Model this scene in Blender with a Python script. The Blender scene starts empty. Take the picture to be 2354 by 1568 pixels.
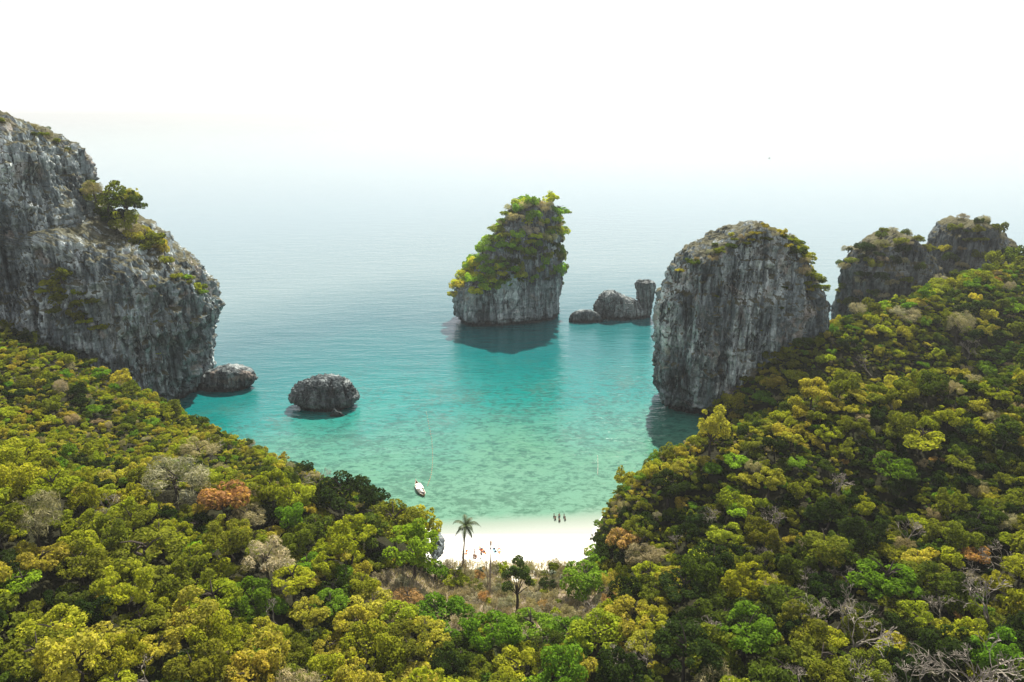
import bpy, bmesh, math, random
import numpy as np
from mathutils import Vector, Matrix

# ------------------------------------------------------------------ camera, sky, sun, exposure
S = bpy.context.scene
COL = S.collection
R_ = math.radians
CAM_H, PITCH, FPX, CU, CV = 90.0, R_(17.5), 1650.0, 1176.5, 784.0     # photo measured in a 2353 x 1568 frame
cam_d = bpy.data.cameras.new('camera')
cam_d.sensor_width = 36.0
cam_d.lens = FPX / 2353.0 * 36.0
cam_d.clip_start = 1.0
cam_d.clip_end = 60000.0
cam = bpy.data.objects.new('camera', cam_d)
cam.location = (0, 0, CAM_H)
cam.rotation_euler = (math.pi / 2 - PITCH, 0, 0)
COL.objects.link(cam)
S.camera = cam

SUN_EL, SUN_AZ = R_(50), R_(12)          # azimuth measured from +Y towards +X
SUN_STRENGTH, SKY_STRENGTH, EXPOSURE = 5.0, 0.088, 1.40
W = bpy.data.worlds.new('World'); S.world = W; W.use_nodes = True
wn = W.node_tree.nodes; wl = W.node_tree.links
sky = wn.new('ShaderNodeTexSky'); sky.sky_type = 'NISHITA'; sky.sun_disc = False
sky.sun_elevation = SUN_EL; sky.sun_rotation = SUN_AZ
sky.air_density = 0.7; sky.dust_density = 1.0; sky.ozone_density = 1.0; sky.altitude = 0
bg = wn['Background']; bg.inputs['Strength'].default_value = SKY_STRENGTH
veil = wn.new('ShaderNodeMix'); veil.data_type = 'RGBA'           # thin even white cloud veil over the whole sky
veil.inputs[0].default_value = .62; veil.inputs[7].default_value = (4.9, 4.9, 4.85, 1)
wl.new(sky.outputs[0], veil.inputs[6]); wl.new(veil.outputs[2], bg.inputs['Color'])
sd = bpy.data.lights.new('sun', 'SUN'); sd.energy = SUN_STRENGTH; sd.angle = R_(0.53); sd.color = (1.0, 0.955, 0.86)
so = bpy.data.objects.new('sun', sd); COL.objects.link(so)
sdir = Vector((math.cos(SUN_EL) * math.sin(SUN_AZ), math.cos(SUN_EL) * math.cos(SUN_AZ), math.sin(SUN_EL)))
so.rotation_euler = sdir.to_track_quat('Z', 'Y').to_euler()
so.location = (0, 0, 300)
S.view_settings.view_transform = 'Standard'
S.view_settings.look = 'None'
S.view_settings.exposure = EXPOSURE
S.view_settings.gamma = 1.0
S.view_settings.use_curve_mapping = False
cy = S.cycles
cy.max_bounces = 6; cy.diffuse_bounces = 3; cy.glossy_bounces = 3; cy.transmission_bounces = 3
cy.volume_bounces = 0; cy.transparent_max_bounces = 4
cy.caustics_reflective = False; cy.caustics_refractive = False
cy.use_denoising = True
cy.sample_clamp_direct = 1.6; cy.sample_clamp_indirect = 4.0
HAZE_DENSITY = 0.00015

rng = np.random.default_rng(7)
random.seed(7)
cP, sP = math.cos(PITCH), math.sin(PITCH)

# ------------------------------------------------------------------ geometry helpers
def ray(u, v):
    a = (u - CU) / FPX; b = (CV - v) / FPX
    return np.array([a, cP + b * sP, -sP + b * cP])
def at_Y(u, v, Y):
    d = ray(u, v); return np.array([0, 0, CAM_H]) + d * (Y / d[1])
def at_z(u, v, z=0.0):
    d = ray(u, v); return np.array([0, 0, CAM_H]) + d * ((z - CAM_H) / d[2])
def proj(p):
    p = np.asarray(p, float)
    x = p[..., 0]; y = p[..., 1]; z = p[..., 2] - CAM_H
    dep = y * cP - z * sP
    up = y * sP + z * cP
    return CU + FPX * x / dep, CV - FPX * up / dep, dep

def _h(ix, iy, iz, s):
    h = (ix.astype(np.int64) * 374761393 + iy.astype(np.int64) * 668265263 + iz.astype(np.int64) * 1274126177 + s * 974634777) & 0xffffffff
    h = ((h ^ (h >> 13)) * 1103515245) & 0xffffffff
    h = ((h ^ (h >> 16)) * 668265263) & 0xffffffff
    return ((h ^ (h >> 15)) & 0xffff) / 65535.0
def vnoise(p, s=0):
    i = np.floor(p).astype(np.int64); f = p - i; f = f * f * f * (f * (f * 6 - 15) + 10)
    r = 0
    for dx in (0, 1):
        wx = f[:, 0] if dx else 1 - f[:, 0]
        for dy in (0, 1):
            wy = f[:, 1] if dy else 1 - f[:, 1]
            for dz in (0, 1):
                wz = f[:, 2] if dz else 1 - f[:, 2]
                r = r + wx * wy * wz * _h(i[:, 0] + dx, i[:, 1] + dy, i[:, 2] + dz, s)
    return r * 2 - 1
def fbm(p, o=4, s=0):
    r = 0; a = 1.0; t = 0
    for k in range(o):
        r = r + a * vnoise(p, s + k * 17); t += a; a *= .5; p = p * 2.03 + 11.3
    return r / t
def ridged(p, o=4, s=0):
    r = 0; a = 1.0; t = 0
    for k in range(o):
        r = r + a * (1 - np.abs(vnoise(p, s + k * 23))); t += a; a *= .5; p = p * 2.1 + 7.7
    return r / t * 2 - 1

def mesh_np(name, V, F, smooth=False):
    me = bpy.data.meshes.new(name)
    V = np.ascontiguousarray(V, dtype=np.float32); F = np.asarray(F, dtype=np.int32)
    n = F.shape[1]
    me.vertices.add(len(V)); me.vertices.foreach_set('co', V.ravel())
    me.loops.add(F.size); me.loops.foreach_set('vertex_index', F.ravel())
    me.polygons.add(len(F))
    me.polygons.foreach_set('loop_start', np.arange(0, F.size, n, dtype=np.int32))
    me.polygons.foreach_set('loop_total', np.full(len(F), n, dtype=np.int32))
    if smooth: me.polygons.foreach_set('use_smooth', np.ones(len(F), dtype=bool))
    me.update(calc_edges=True); me.validate()
    return me
def link(name, me, mat=None, parent=None, loc=None):
    o = bpy.data.objects.new(name, me); COL.objects.link(o)
    if mat is not None and me is not None and len(me.materials) == 0: me.materials.append(mat)
    if parent is not None: o.parent = parent
    if loc is not None: o.location = loc
    return o
def tag(o, label, cat, group=None, kind=None):
    o['label'] = label; o['category'] = cat
    if group: o['group'] = group
    if kind: o['kind'] = kind
    return o
def empty(name, loc, rz=0.0):
    o = bpy.data.objects.new(name, None); COL.objects.link(o)
    o.location = loc; o.rotation_euler = (0, 0, rz); o.empty_display_size = .3
    return o
class MB:
    """collects tubes, boxes and quads for one mesh"""
    def __init__(s): s.V = []; s.F = []
    def add(s, V, F):
        b = len(s.V); s.V += [tuple(v) for v in V]; s.F += [tuple(i + b for i in f) for f in F]
    def tube(s, pts, rad, n=5, cap=True):
        pts = [Vector(p) for p in pts]; V = []; F = []
        for i, p in enumerate(pts):
            t = (pts[min(i + 1, len(pts) - 1)] - pts[max(i - 1, 0)])
            t = t.normalized() if t.length > 1e-9 else Vector((0, 0, 1))
            a = t.orthogonal().normalized() if abs(t.z) > .9 else t.cross(Vector((0, 0, 1))).normalized()
            b = t.cross(a)
            for k in range(n):
                q = 2 * math.pi * k / n
                V.append(p + (a * math.cos(q) + b * math.sin(q)) * rad[i])
        for i in range(len(pts) - 1):
            for k in range(n):
                F.append((i * n + k, i * n + (k + 1) % n, (i + 1) * n + (k + 1) % n, (i + 1) * n + k))
        if cap:
            F.append(tuple(range(n - 1, -1, -1))); F.append(tuple((len(pts) - 1) * n + k for k in range(n)))
        s.add(V, F)
    def box(s, c, d, M=None):
        V = []
        for z in (-1, 1):
            for x, y in ((-1, -1), (1, -1), (1, 1), (-1, 1)):
                v = Vector((x * d[0] / 2, y * d[1] / 2, z * d[2] / 2))
                if M: v = M @ v
                V.append(v + Vector(c))
        s.add(V, [(3, 2, 1, 0), (4, 5, 6, 7), (0, 1, 5, 4), (1, 2, 6, 5), (2, 3, 7, 6), (3, 0, 4, 7)])
    def ball(s, c, r, sc=(1, 1, 1), n=8, m=6):
        V = []; F = []
        for j in range(m + 1):
            t = math.pi * j / m
            for k in range(n):
                q = 2 * math.pi * k / n
                V.append((c[0] + r * sc[0] * math.sin(t) * math.cos(q), c[1] + r * sc[1] * math.sin(t) * math.sin(q), c[2] + r * sc[2] * math.cos(t)))
        for j in range(m):
            for k in range(n):
                F.append((j * n + k, (j + 1) * n + k, (j + 1) * n + (k + 1) % n, j * n + (k + 1) % n))
        s.add(V, F)
    def mesh(s, name, smooth=False):
        me = bpy.data.meshes.new(name); me.from_pydata(s.V, [], s.F)
        if smooth: me.polygons.foreach_set('use_smooth', np.ones(len(me.polygons), dtype=bool))
        me.update(); return me
    def build(s, name, mat, parent=None, smooth=False, loc=None):
        return link(name, s.mesh(name, smooth), mat, parent, loc)

# ------------------------------------------------------------------ materials
class NT:
    def __init__(s, name):
        s.m = bpy.data.materials.new(name); s.m.use_nodes = True
        s.t = s.m.node_tree; s.n = s.t.nodes; s.l = s.t.links
        s.b = s.n.get('Principled BSDF'); s.o = s.n.get('Material Output')
    def new(s, ty, **kw):
        x = s.n.new(ty)
        for k, v in kw.items(): setattr(x, k, v)
        return x
    def put(s, sock, v):
        if isinstance(v, bpy.types.NodeSocket): s.l.new(v, sock)
        elif v is not None:
            try: sock.default_value = v
            except Exception: sock.default_value = (*v, 1)
    def math(s, op, a, b=None, c=None, clamp=False):
        x = s.new('ShaderNodeMath', operation=op, use_clamp=clamp)
        s.put(x.inputs[0], a)
        if b is not None: s.put(x.inputs[1], b)
        if c is not None: s.put(x.inputs[2], c)
        return x.outputs[0]
    def mix(s, f, a, b, blend='MIX'):
        x = s.new('ShaderNodeMix', data_type='RGBA', blend_type=blend)
        s.put(x.inputs[0], f)
        s.put(x.inputs[6], (*a, 1) if isinstance(a, tuple) else a); s.put(x.inputs[7], (*b, 1) if isinstance(b, tuple) else b)
        return x.outputs[2]
    def noise(s, vec, scale, detail=4, rough=.55, dist=0.0):
        x = s.new('ShaderNodeTexNoise'); s.put(x.inputs['Vector'], vec)
        x.inputs['Scale'].default_value = scale; x.inputs['Detail'].default_value = detail
        x.inputs['Roughness'].default_value = rough; x.inputs['Distortion'].default_value = dist
        return x.outputs['Fac']
    def ramp(s, f, stops):
        x = s.new('ShaderNodeValToRGB'); s.put(x.inputs[0], f)
        e = x.color_ramp.elements
        while len(e) < len(stops): e.new(.5)
        for k, (p, c) in enumerate(stops):
            e[k].position = p; e[k].color = (*c, 1) if len(c) == 3 else c
        return x.outputs[0]
    def step(s, f, a, b):
        x = s.new('ShaderNodeMapRange', interpolation_type='SMOOTHSTEP'); s.put(x.inputs[0], f)
        x.inputs[1].default_value = a; x.inputs[2].default_value = b
        return x.outputs[0]
    def mapping(s, vec, scale, loc=(0, 0, 0), rot=(0, 0, 0)):
        x = s.new('ShaderNodeMapping'); s.put(x.inputs[0], vec)
        x.inputs['Scale'].default_value = scale; x.inputs['Location'].default_value = loc; x.inputs['Rotation'].default_value = rot
        return x.outputs[0]
    def bump(s, h, strength, dist, normal=None):
        x = s.new('ShaderNodeBump'); s.put(x.inputs['Height'], h)
        x.inputs['Strength'].default_value = strength; x.inputs['Distance'].default_value = dist
        if normal is not None: s.put(x.inputs['Normal'], normal)
        return x.outputs[0]
    def pos(s): return s.new('ShaderNodeNewGeometry').outputs['Position']
    def principled(s, col, rough=.8, spec=.3, normal=None, **kw):
        s.put(s.b.inputs['Base Color'], (*col, 1) if isinstance(col, tuple) else col)
        s.put(s.b.inputs['Roughness'], rough); s.put(s.b.inputs['Specular IOR Level'], spec)
        if normal is not None: s.put(s.b.inputs['Normal'], normal)
        return s.m

def plain(name, col, rough=.6, var=.25, scale=6.0, spec=.3):
    t = NT(name); g = t.new('ShaderNodeTexCoord').outputs['Object']
    n = t.noise(g, scale, 3)
    c = t.mix(n, tuple(x * (1 - var) for x in col), tuple(min(1, x * (1 + var)) for x in col))
    return t.principled(c, rough, spec)

def leaf_material(name, trans=.42):
    t = NT(name)
    a = t.new('ShaderNodeAttribute', attribute_type='INSTANCER', attribute_name='tint')
    v = t.new('ShaderNodeAttribute', attribute_type='GEOMETRY', attribute_name='tone').outputs['Fac']
    c = t.mix(v, t.mix(1.0, a.outputs['Color'], (.52, .57, .58), 'MULTIPLY'), t.mix(1.0, a.outputs['Color'], (1.55, 1.48, 1.15), 'MULTIPLY'))
    d = t.new('ShaderNodeBsdfDiffuse'); t.put(d.inputs[0], c)
    tr = t.new('ShaderNodeBsdfTranslucent'); t.put(tr.inputs[0], t.mix(1.0, c, (1.12, 1.22, .5), 'MULTIPLY'))
    m = t.new('ShaderNodeMixShader'); m.inputs[0].default_value = trans
    t.l.new(d.outputs[0], m.inputs[1]); t.l.new(tr.outputs[0], m.inputs[2]); t.l.new(m.outputs[0], t.o.inputs[0])
    t.n.remove(t.b)
    return t.m
M_LEAF = leaf_material('leaves', .48)
M_TWIG = leaf_material('dry_twigs', .2)
def bark_material(name, c0, c1):
    t = NT(name); g = t.new('ShaderNodeTexCoord').outputs['Object']
    n = t.noise(t.mapping(g, (6, 6, 1.5)), 3, 4)
    return t.principled(t.mix(n, c0, c1), .9, .1)
M_BARK = bark_material('bark', (.025, .02, .016), (.075, .06, .048))
M_PALE = bark_material('pale_bark', (.12, .10, .08), (.29, .255, .205))

def rock_material(name, light=1.0, pink=.5, moss=1.0, rough_scale=1.0):
    t = NT(name); p = t.pos()
    big = t.noise(p, .035, 5, .6, .6)
    streak = t.noise(t.mapping(p, (.27, .27, .04)), 1.0, 7, .66, 1.2)
    streak2 = t.noise(t.mapping(p, (.95, .95, .10), (7, 3, 9)), 1.0, 5, .6, .4)
    fine = t.noise(p, 1.7 * rough_scale, 6, .65)
    lay = t.noise(t.mapping(p, (.12, .12, 1.3)), 1.0, 4, .6, .5)
    L = light
    c = t.ramp(streak, [(.36, (.045 * L, .052 * L, .054 * L)), (.46, (.14 * L, .155 * L, .158 * L)), (.55, (.28 * L, .29 * L, .285 * L)), (.66, (.55 * L, .55 * L, .53 * L))])
    c = t.mix(t.math('MULTIPLY', t.step(streak2, .54, .66), .5), c, (.04 * L, .046 * L, .048 * L))
    c = t.mix(t.math('MULTIPLY', t.step(big, .50, .60), .75), c, t.mix(t.step(streak, .38, .62), (.13 * L, .14 * L, .14 * L), (.78 * L, .76 * L, .72 * L)))
    c = t.mix(t.math('MULTIPLY', t.step(big, .50, .40), .75), c, t.mix(t.step(streak, .38, .66), (.018 * L, .022 * L, .023 * L), (.24 * L, .255 * L, .255 * L)))
    c = t.mix(t.math('MULTIPLY', t.step(t.noise(p, .09, 4, .6, 1.0), .56, .68), pink), c, (.42 * L, .31 * L, .25 * L))
    c = t.mix(t.math('MULTIPLY', t.step(fine, .35, .6), .45), c, t.mix(1.0, c, (.35, .37, .38), 'MULTIPLY'))
    c = t.mix(t.math('MULTIPLY', t.step(lay, .55, .7), .4), c, (.07 * L, .08 * L, .08 * L))
    ck = t.math('ABSOLUTE', t.math('SUBTRACT', t.noise(t.mapping(p, (.13, .13, .028), (5, 2, 1)), 1.0, 5, .62, 1.6), .5))
    ck = t.math('MULTIPLY', t.step(ck, .030, .004), t.step(t.noise(p, .11, 3), .42, .58))
    c = t.mix(t.math('MULTIPLY', ck, .85), c, (.02, .024, .025))
    c = t.mix(1.0, c, (.92, 1.0, 1.0), 'MULTIPLY')
    # growth on ledges that face upward
    nz = t.new('ShaderNodeSeparateXYZ'); t.l.new(t.new('ShaderNodeNewGeometry').outputs['Normal'], nz.inputs[0])
    mk = t.math('ADD', nz.outputs[2], t.math('MULTIPLY', t.math('SUBTRACT', t.noise(p, .35, 4), .5), 1.1))
    z = t.new('ShaderNodeSeparateXYZ'); t.l.new(p, z.inputs[0])
    mk = t.math('MULTIPLY', t.step(mk, .45, .75), t.step(z.outputs[2], 6, 14))
    c = t.mix(t.math('MULTIPLY', mk, moss), c, t.mix(t.noise(p, .8, 3), (.04, .042, .016), (.115, .10, .045)))
    # wet, algae dark band above the sea
    zz = t.math('ADD', z.outputs[2], t.math('MULTIPLY', t.noise(p, .5, 3), 1.6))
    c = t.mix(t.step(zz, 3.2, 1.2), c, (.025, .028, .026))
    h = t.math('SUBTRACT', t.math('MULTIPLY', fine, .5), t.math('MULTIPLY', ck, 1.2))
    h = t.math('ADD', h, t.math('ADD', t.math('MULTIPLY', streak2, .9), t.math('MULTIPLY', t.noise(p, 5.0 * rough_scale, 4, .6), .25)))
    return t.principled(c, .92, .15, t.bump(h, .9, .9))
M_CLIFF = rock_material('limestone_cliff', 1.3, .6, .9)
M_STACK = rock_material('limestone_stack', 1.3, .5, .5)
M_DOME = rock_material('limestone_dome', .58, .3, 1.0)
M_DARKROCK = rock_material('karst_rock', .8, .15, .0, 1.6)
M_PINKROCK = rock_material('pink_rock', .8, .8, .0, 1.6)

def ground_material():
    t = NT('forest_floor'); p = t.pos()
    n = t.noise(p, .35, 5); k = t.noise(p, .06, 4)
    c = t.mix(n, (.008, .009, .004), (.026, .024, .012))
    c = t.mix(t.step(k, .5, .65), c, (.02, .026, .008))
    a = t.new('ShaderNodeAttribute', attribute_type='GEOMETRY', attribute_name='scrub').outputs['Fac']
    c = t.mix(t.math('MULTIPLY', a, t.step(n, .3, .55)), c, t.mix(t.noise(p, 1.3, 4), (.14, .105, .075), (.33, .27, .21)))
    return t.principled(c, .95, .05, t.bump(n, .8, .8))
M_GROUND = ground_material()
def sand_material():
    t = NT('white_sand'); p = t.pos()
    n = t.noise(p, .25, 5); f = t.noise(p, 4.0, 4)
    c = t.mix(n, (.62, .59, .53), (.72, .69, .63))
    y = t.new('ShaderNodeSeparateXYZ'); t.l.new(p, y.inputs[0])
    wet = t.step(t.math('ADD', y.outputs[2], t.math('MULTIPLY', n, .25)), 1.0, .1)
    c = t.mix(wet, c, (.30, .305, .28))
    return t.principled(c, .85, .15, t.bump(f, .25, .06))
M_SAND = sand_material()
def water_material():
    t = NT('sea_water'); p = t.pos()
    a = t.new('ShaderNodeAttribute', attribute_type='GEOMETRY', attribute_name='offshore').outputs['Fac']
    big = t.noise(p, .03, 5, .6, 1.0)
    s = t.math('ADD', a, t.math('MULTIPLY', t.math('SUBTRACT', big, .5), 46.0))
    s = t.math('MULTIPLY_ADD', t.step(a, 4, 18), t.math('SUBTRACT', s, a), a)
    # colour of water body + seabed, far end paled to imitate haze and reflection, by distance offshore (metres / 300)
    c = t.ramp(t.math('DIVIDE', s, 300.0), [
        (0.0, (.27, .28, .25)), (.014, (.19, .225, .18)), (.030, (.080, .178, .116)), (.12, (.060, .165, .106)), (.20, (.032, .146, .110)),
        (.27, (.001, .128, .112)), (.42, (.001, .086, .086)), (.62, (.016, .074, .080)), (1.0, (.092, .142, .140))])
    # seagrass and coral mottling in the shallows, pale sand bars further out
    m1 = t.noise(t.mapping(p, (1, 1.5, 1)), .30, 6, .7, .6); m2 = t.noise(t.mapping(p, (1, 1.6, 1)), .75, 4, .65); m3 = t.noise(p, .06, 4, .6)
    inb = t.math('MULTIPLY', t.step(a, 5.5, 9.5), t.step(a, 150, 70))
    dk = t.math('MULTIPLY', inb, t.math('MULTIPLY', t.step(t.math('ADD', t.math('MULTIPLY', m1, .55), t.math('ADD', t.math('MULTIPLY', m2, .35), t.math('MULTIPLY', m3, .3))), .55, .69), .9))
    c = t.mix(dk, c, t.ramp(t.math('DIVIDE', a, 300.0), [(0, (.026, .080, .042)), (.2, (.012, .072, .058)), (.5, (.001, .042, .046))]))
    lt = t.math('MULTIPLY', inb, t.math('MULTIPLY', t.step(t.math('ADD', t.math('MULTIPLY', m2, .3), t.math('MULTIPLY', m3, .75)),   .54, .70), .12))
    c = t.mix(lt, c, (.15, .25, .18))
    # ripples: crests run across the view
    w1 = t.noise(t.mapping(p, (.20, .62, 1), rot=(0, 0, .12)), 1.0, 4, .6, .3)
    w2 = t.noise(t.mapping(p, (.05, .16, 1), (3, 8, 0), (0, 0, -.2)), 1.0, 3, .5)
    w3 = t.noise(t.mapping(p, (.9, 2.2, 1), (3, 1, 0)), 1.0, 2, .5)
    h = t.math('ADD', t.math('ADD', t.math('MULTIPLY', w1, .6), t.math('MULTIPLY', w2, 1.2)), t.math('MULTIPLY', w3, .14))
    h = t.math('MULTIPLY', h, t.math('MULTIPLY_ADD', t.step(a, 2, 60), .8, .2))
    bn = t.bump(h, 1.0, .5)
    t.l.new(t.math('MULTIPLY_ADD', t.step(a, 30, 700), -.36, .42), bn.node.inputs['Distance'])
    t.principled(c, t.math('MULTIPLY_ADD', t.step(a, 60, 900), .06, .05), .5, bn)
    t.b.inputs['IOR'].default_value = 1.33
    return t.m
M_WATER = water_material()

# ------------------------------------------------------------------ terrain height
def tab(y, pts):
    return np.interp(y, [p[0] for p in pts], [p[1] for p in pts])
LP = [(-60, -1), (20, -2), (60, -6), (100, -12), (118, -15), (128, -17), (140, -18), (146, -19.5), (152, -31), (161, -44), (174, -62), (194, -90), (206, -107), (222, -136), (245, -170), (330, -330)]
RP = [(-60, 4), (20, 4), (60, 8), (100, 13), (118, 14.5), (128, 16), (140, 18), (146, 20), (160, 31), (172, 48), (182, 62), (190, 90), (200, 150), (330, 800)]
FP = [(150, 120), (165, 72), (175, 64), (185, 64), (205, 58), (220, 66), (236, 84), (250, 104), (264, 122), (280, 150), (296, 196), (310, 250), (340, 400)]
VAL = [(-60, 26), (20, 20), (60, 12.5), (80, 9), (100, 5.5), (112, 3.2), (120, 2.3), (128, 1.8), (141, 0.0), (160, -1.8), (180, -4)]
def pdist(x, y, P):
    d = np.full(x.shape, 1e9)
    for (y0, x0), (y1, x1) in zip(P[:-1], P[1:]):
        ex, ey = x1 - x0, y1 - y0
        t = np.clip(((x - x0) * ex + (y - y0) * ey) / (ex * ex + ey * ey), 0, 1)
        d = np.minimum(d, np.hypot(x - x0 - t * ex, y - y0 - t * ey))
    return d
def softcap(z, c, k=8.0):
    return np.where(z > c - k, c - k + k * np.tanh((z - c + k) / k), z)
def hz(x, y, detail=True):
    x = np.atleast_1d(np.asarray(x, float)); y = np.atleast_1d(np.asarray(y, float))
    base = tab(y, VAL)
    dl = pdist(x, y, LP); left = x < tab(y, LP)
    bl = tab(y, [(90, 1.0), (125, 3.0), (150, 3.5), (180, 2), (215, 2)])
    al = tab(y, [(20, .16), (64, .22), (100, .30), (150, .40), (175, .72), (198, 1.10), (240, 1.1)])
    zb = np.maximum(base, tab(y, [(100, -9), (128, 0.4), (146, 0), (400, 0)]))
    zl = zb + bl * (1 - np.exp(-dl / 4)) + al * dl
    zl = softcap(zl, tab(y, [(60, 40), (150, 55), (220, 60)]), 14)
    dr = pdist(x, y, RP); right = x > tab(y, RP)
    ar = tab(y, [(20, .12), (64, .12), (100, .14), (118, .20), (135, .34), (150, .50), (200, .50)])
    br = tab(y, [(60, 2), (100, 4), (125, 6), (146, 13)])
    fall = 1 - np.clip((y - 154) / 34, 0, 1); fall = fall * fall * (3 - 2 * fall)
    zr = zb + (br * (1 - np.exp(-dr / 7)) + ar * dr) * np.where(y > 154, fall, 1)
    zr = softcap(zr, 56, 14)
    df = pdist(x, y, FP); far = x > tab(y, FP)
    zf = softcap(df * 1.0, tab(y, [(150, 4), (170, 9), (190, 20), (205, 28), (215, 32.5), (262, 41)]) + np.clip(x - 95, -40, 120) * .03, 12)
    off = -np.minimum(np.minimum(dl, dr), df) * .25
    z = np.where(y > 128, np.maximum(base, -4), base)
    z = np.where(left, np.maximum(zl, z), z)
    z = np.where(right, np.maximum(zr, z), z)
    z = np.where(far & (y > 150), np.maximum(z, zf), z)
    if detail:
        p = np.stack([x, y, np.zeros_like(x)], -1)
        k = np.clip(np.where(left, dl, np.where(right, dr, np.where(far, df, 0))) / 14, 0, 1)
        z = z + k * (fbm(p / 26, 3, 5) * 3.2 + fbm(p / 8, 2, 9) * .9)
    return z
def G(u, v, lift=0.0):
    """first point along the photo ray whose height is ground + lift"""
    d = ray(u, v); t = np.linspace(40, 420, 1500)
    pts = np.array([0, 0, CAM_H]) + d[None, :] * t[:, None]
    f = pts[:, 2] - (hz(pts[:, 0], pts[:, 1]) + lift)
    k = int(np.argmax(f <= 0)) if (f <= 0).any() else len(t) - 1
    return pts[k]

def scrub_mask(x, y):
    l = tab(y, [(90, -16), (104, -26), (116, -26), (126, -17)]); r = tab(y, [(90, 10), (104, 20), (116, 20), (126, 16)])
    return np.clip((x - l) / 5, 0, 1) * np.clip((r - x) / 5, 0, 1) * np.clip((y - 100) / 6, 0, 1) * np.clip((129 - y) / 2, 0, 1)

def build_terrain():
    xs = np.arange(-330, 330.1, 1.5); ys = np.arange(-40, 330.1, 1.5)
    X, Y = np.meshgrid(xs, ys); Z = hz(X.ravel(), Y.ravel()).reshape(X.shape)
    V = np.stack([X.ravel(), Y.ravel(), Z.ravel()], -1)
    ny, nx = X.shape
    i = np.arange(ny - 1)[:, None] * nx + np.arange(nx - 1)[None, :]
    F = np.stack([i, i + 1, i + nx + 1, i + nx], -1).reshape(-1, 4)
    c = V[F].mean(1)
    keep = c[:, 2] > -3.0
    l = tab(c[:, 1], LP); r = tab(c[:, 1], RP)
    n = vnoise(np.stack([c[:, 0] * .2, c[:, 1] * .2, c[:, 0] * 0], -1), 3)
    edge = tab(c[:, 0], [(-20, 127), (-8, 125.5), (0, 122), (6, 123), (12, 126), (18, 131)]) + n * 1.5
    sand = (c[:, 1] > edge) & (c[:, 0] > l - 1.2) & (c[:, 0] < r + 1.0) & (c[:, 1] < 175)
    for name, sel, m in (('hill_terrain', keep & ~sand, M_GROUND), ('beach_sand', keep & sand, M_SAND)):
        f = F[sel]; used, inv = np.unique(f, return_inverse=True)
        me = mesh_np(name, V[used], inv.reshape(f.shape), True)
        at = me.attributes.new('scrub', 'FLOAT', 'POINT'); at.data.foreach_set('value', scrub_mask(V[used, 0], V[used, 1]).astype(np.float32))
        o = link(name, me, m); o['kind'] = 'structure'
build_terrain()

# ------------------------------------------------------------------ sea
def axis(lo, hi, step, far):
    a = list(np.arange(lo, hi + .01, step)); d = step
    b = hi
    while b < far: d *= 1.25; b += d; a.append(b)
    d = step; b = lo
    while b > -far: d *= 1.25; b -= d; a.insert(0, b)
    return np.array(a)
def build_sea():
    xs = axis(-150, 150, 2.5, 26000); ys = axis(125, 420, 2.5, 26000)
    X, Y = np.meshgrid(xs, ys)
    V = np.stack([X.ravel(), Y.ravel(), np.zeros(X.size)], -1)
    ny, nx = X.shape
    i = np.arange(ny - 1)[:, None] * nx + np.arange(nx - 1)[None, :]
    F = np.stack([i, i + 1, i + nx + 1, i + nx], -1).reshape(-1, 4)
    me = mesh_np('sea', V, F)
    x, y = V[:, 0], V[:, 1]
    s = np.maximum(y - (141.0 + x * .10), 0)                      # metres out from the waterline of the beach
    s = s + np.clip(np.abs(x - 12) - 75, 0, None) * .8            # deeper outside the bay
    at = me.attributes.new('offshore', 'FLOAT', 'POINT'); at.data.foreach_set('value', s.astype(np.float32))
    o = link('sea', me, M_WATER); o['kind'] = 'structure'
build_sea()

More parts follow.
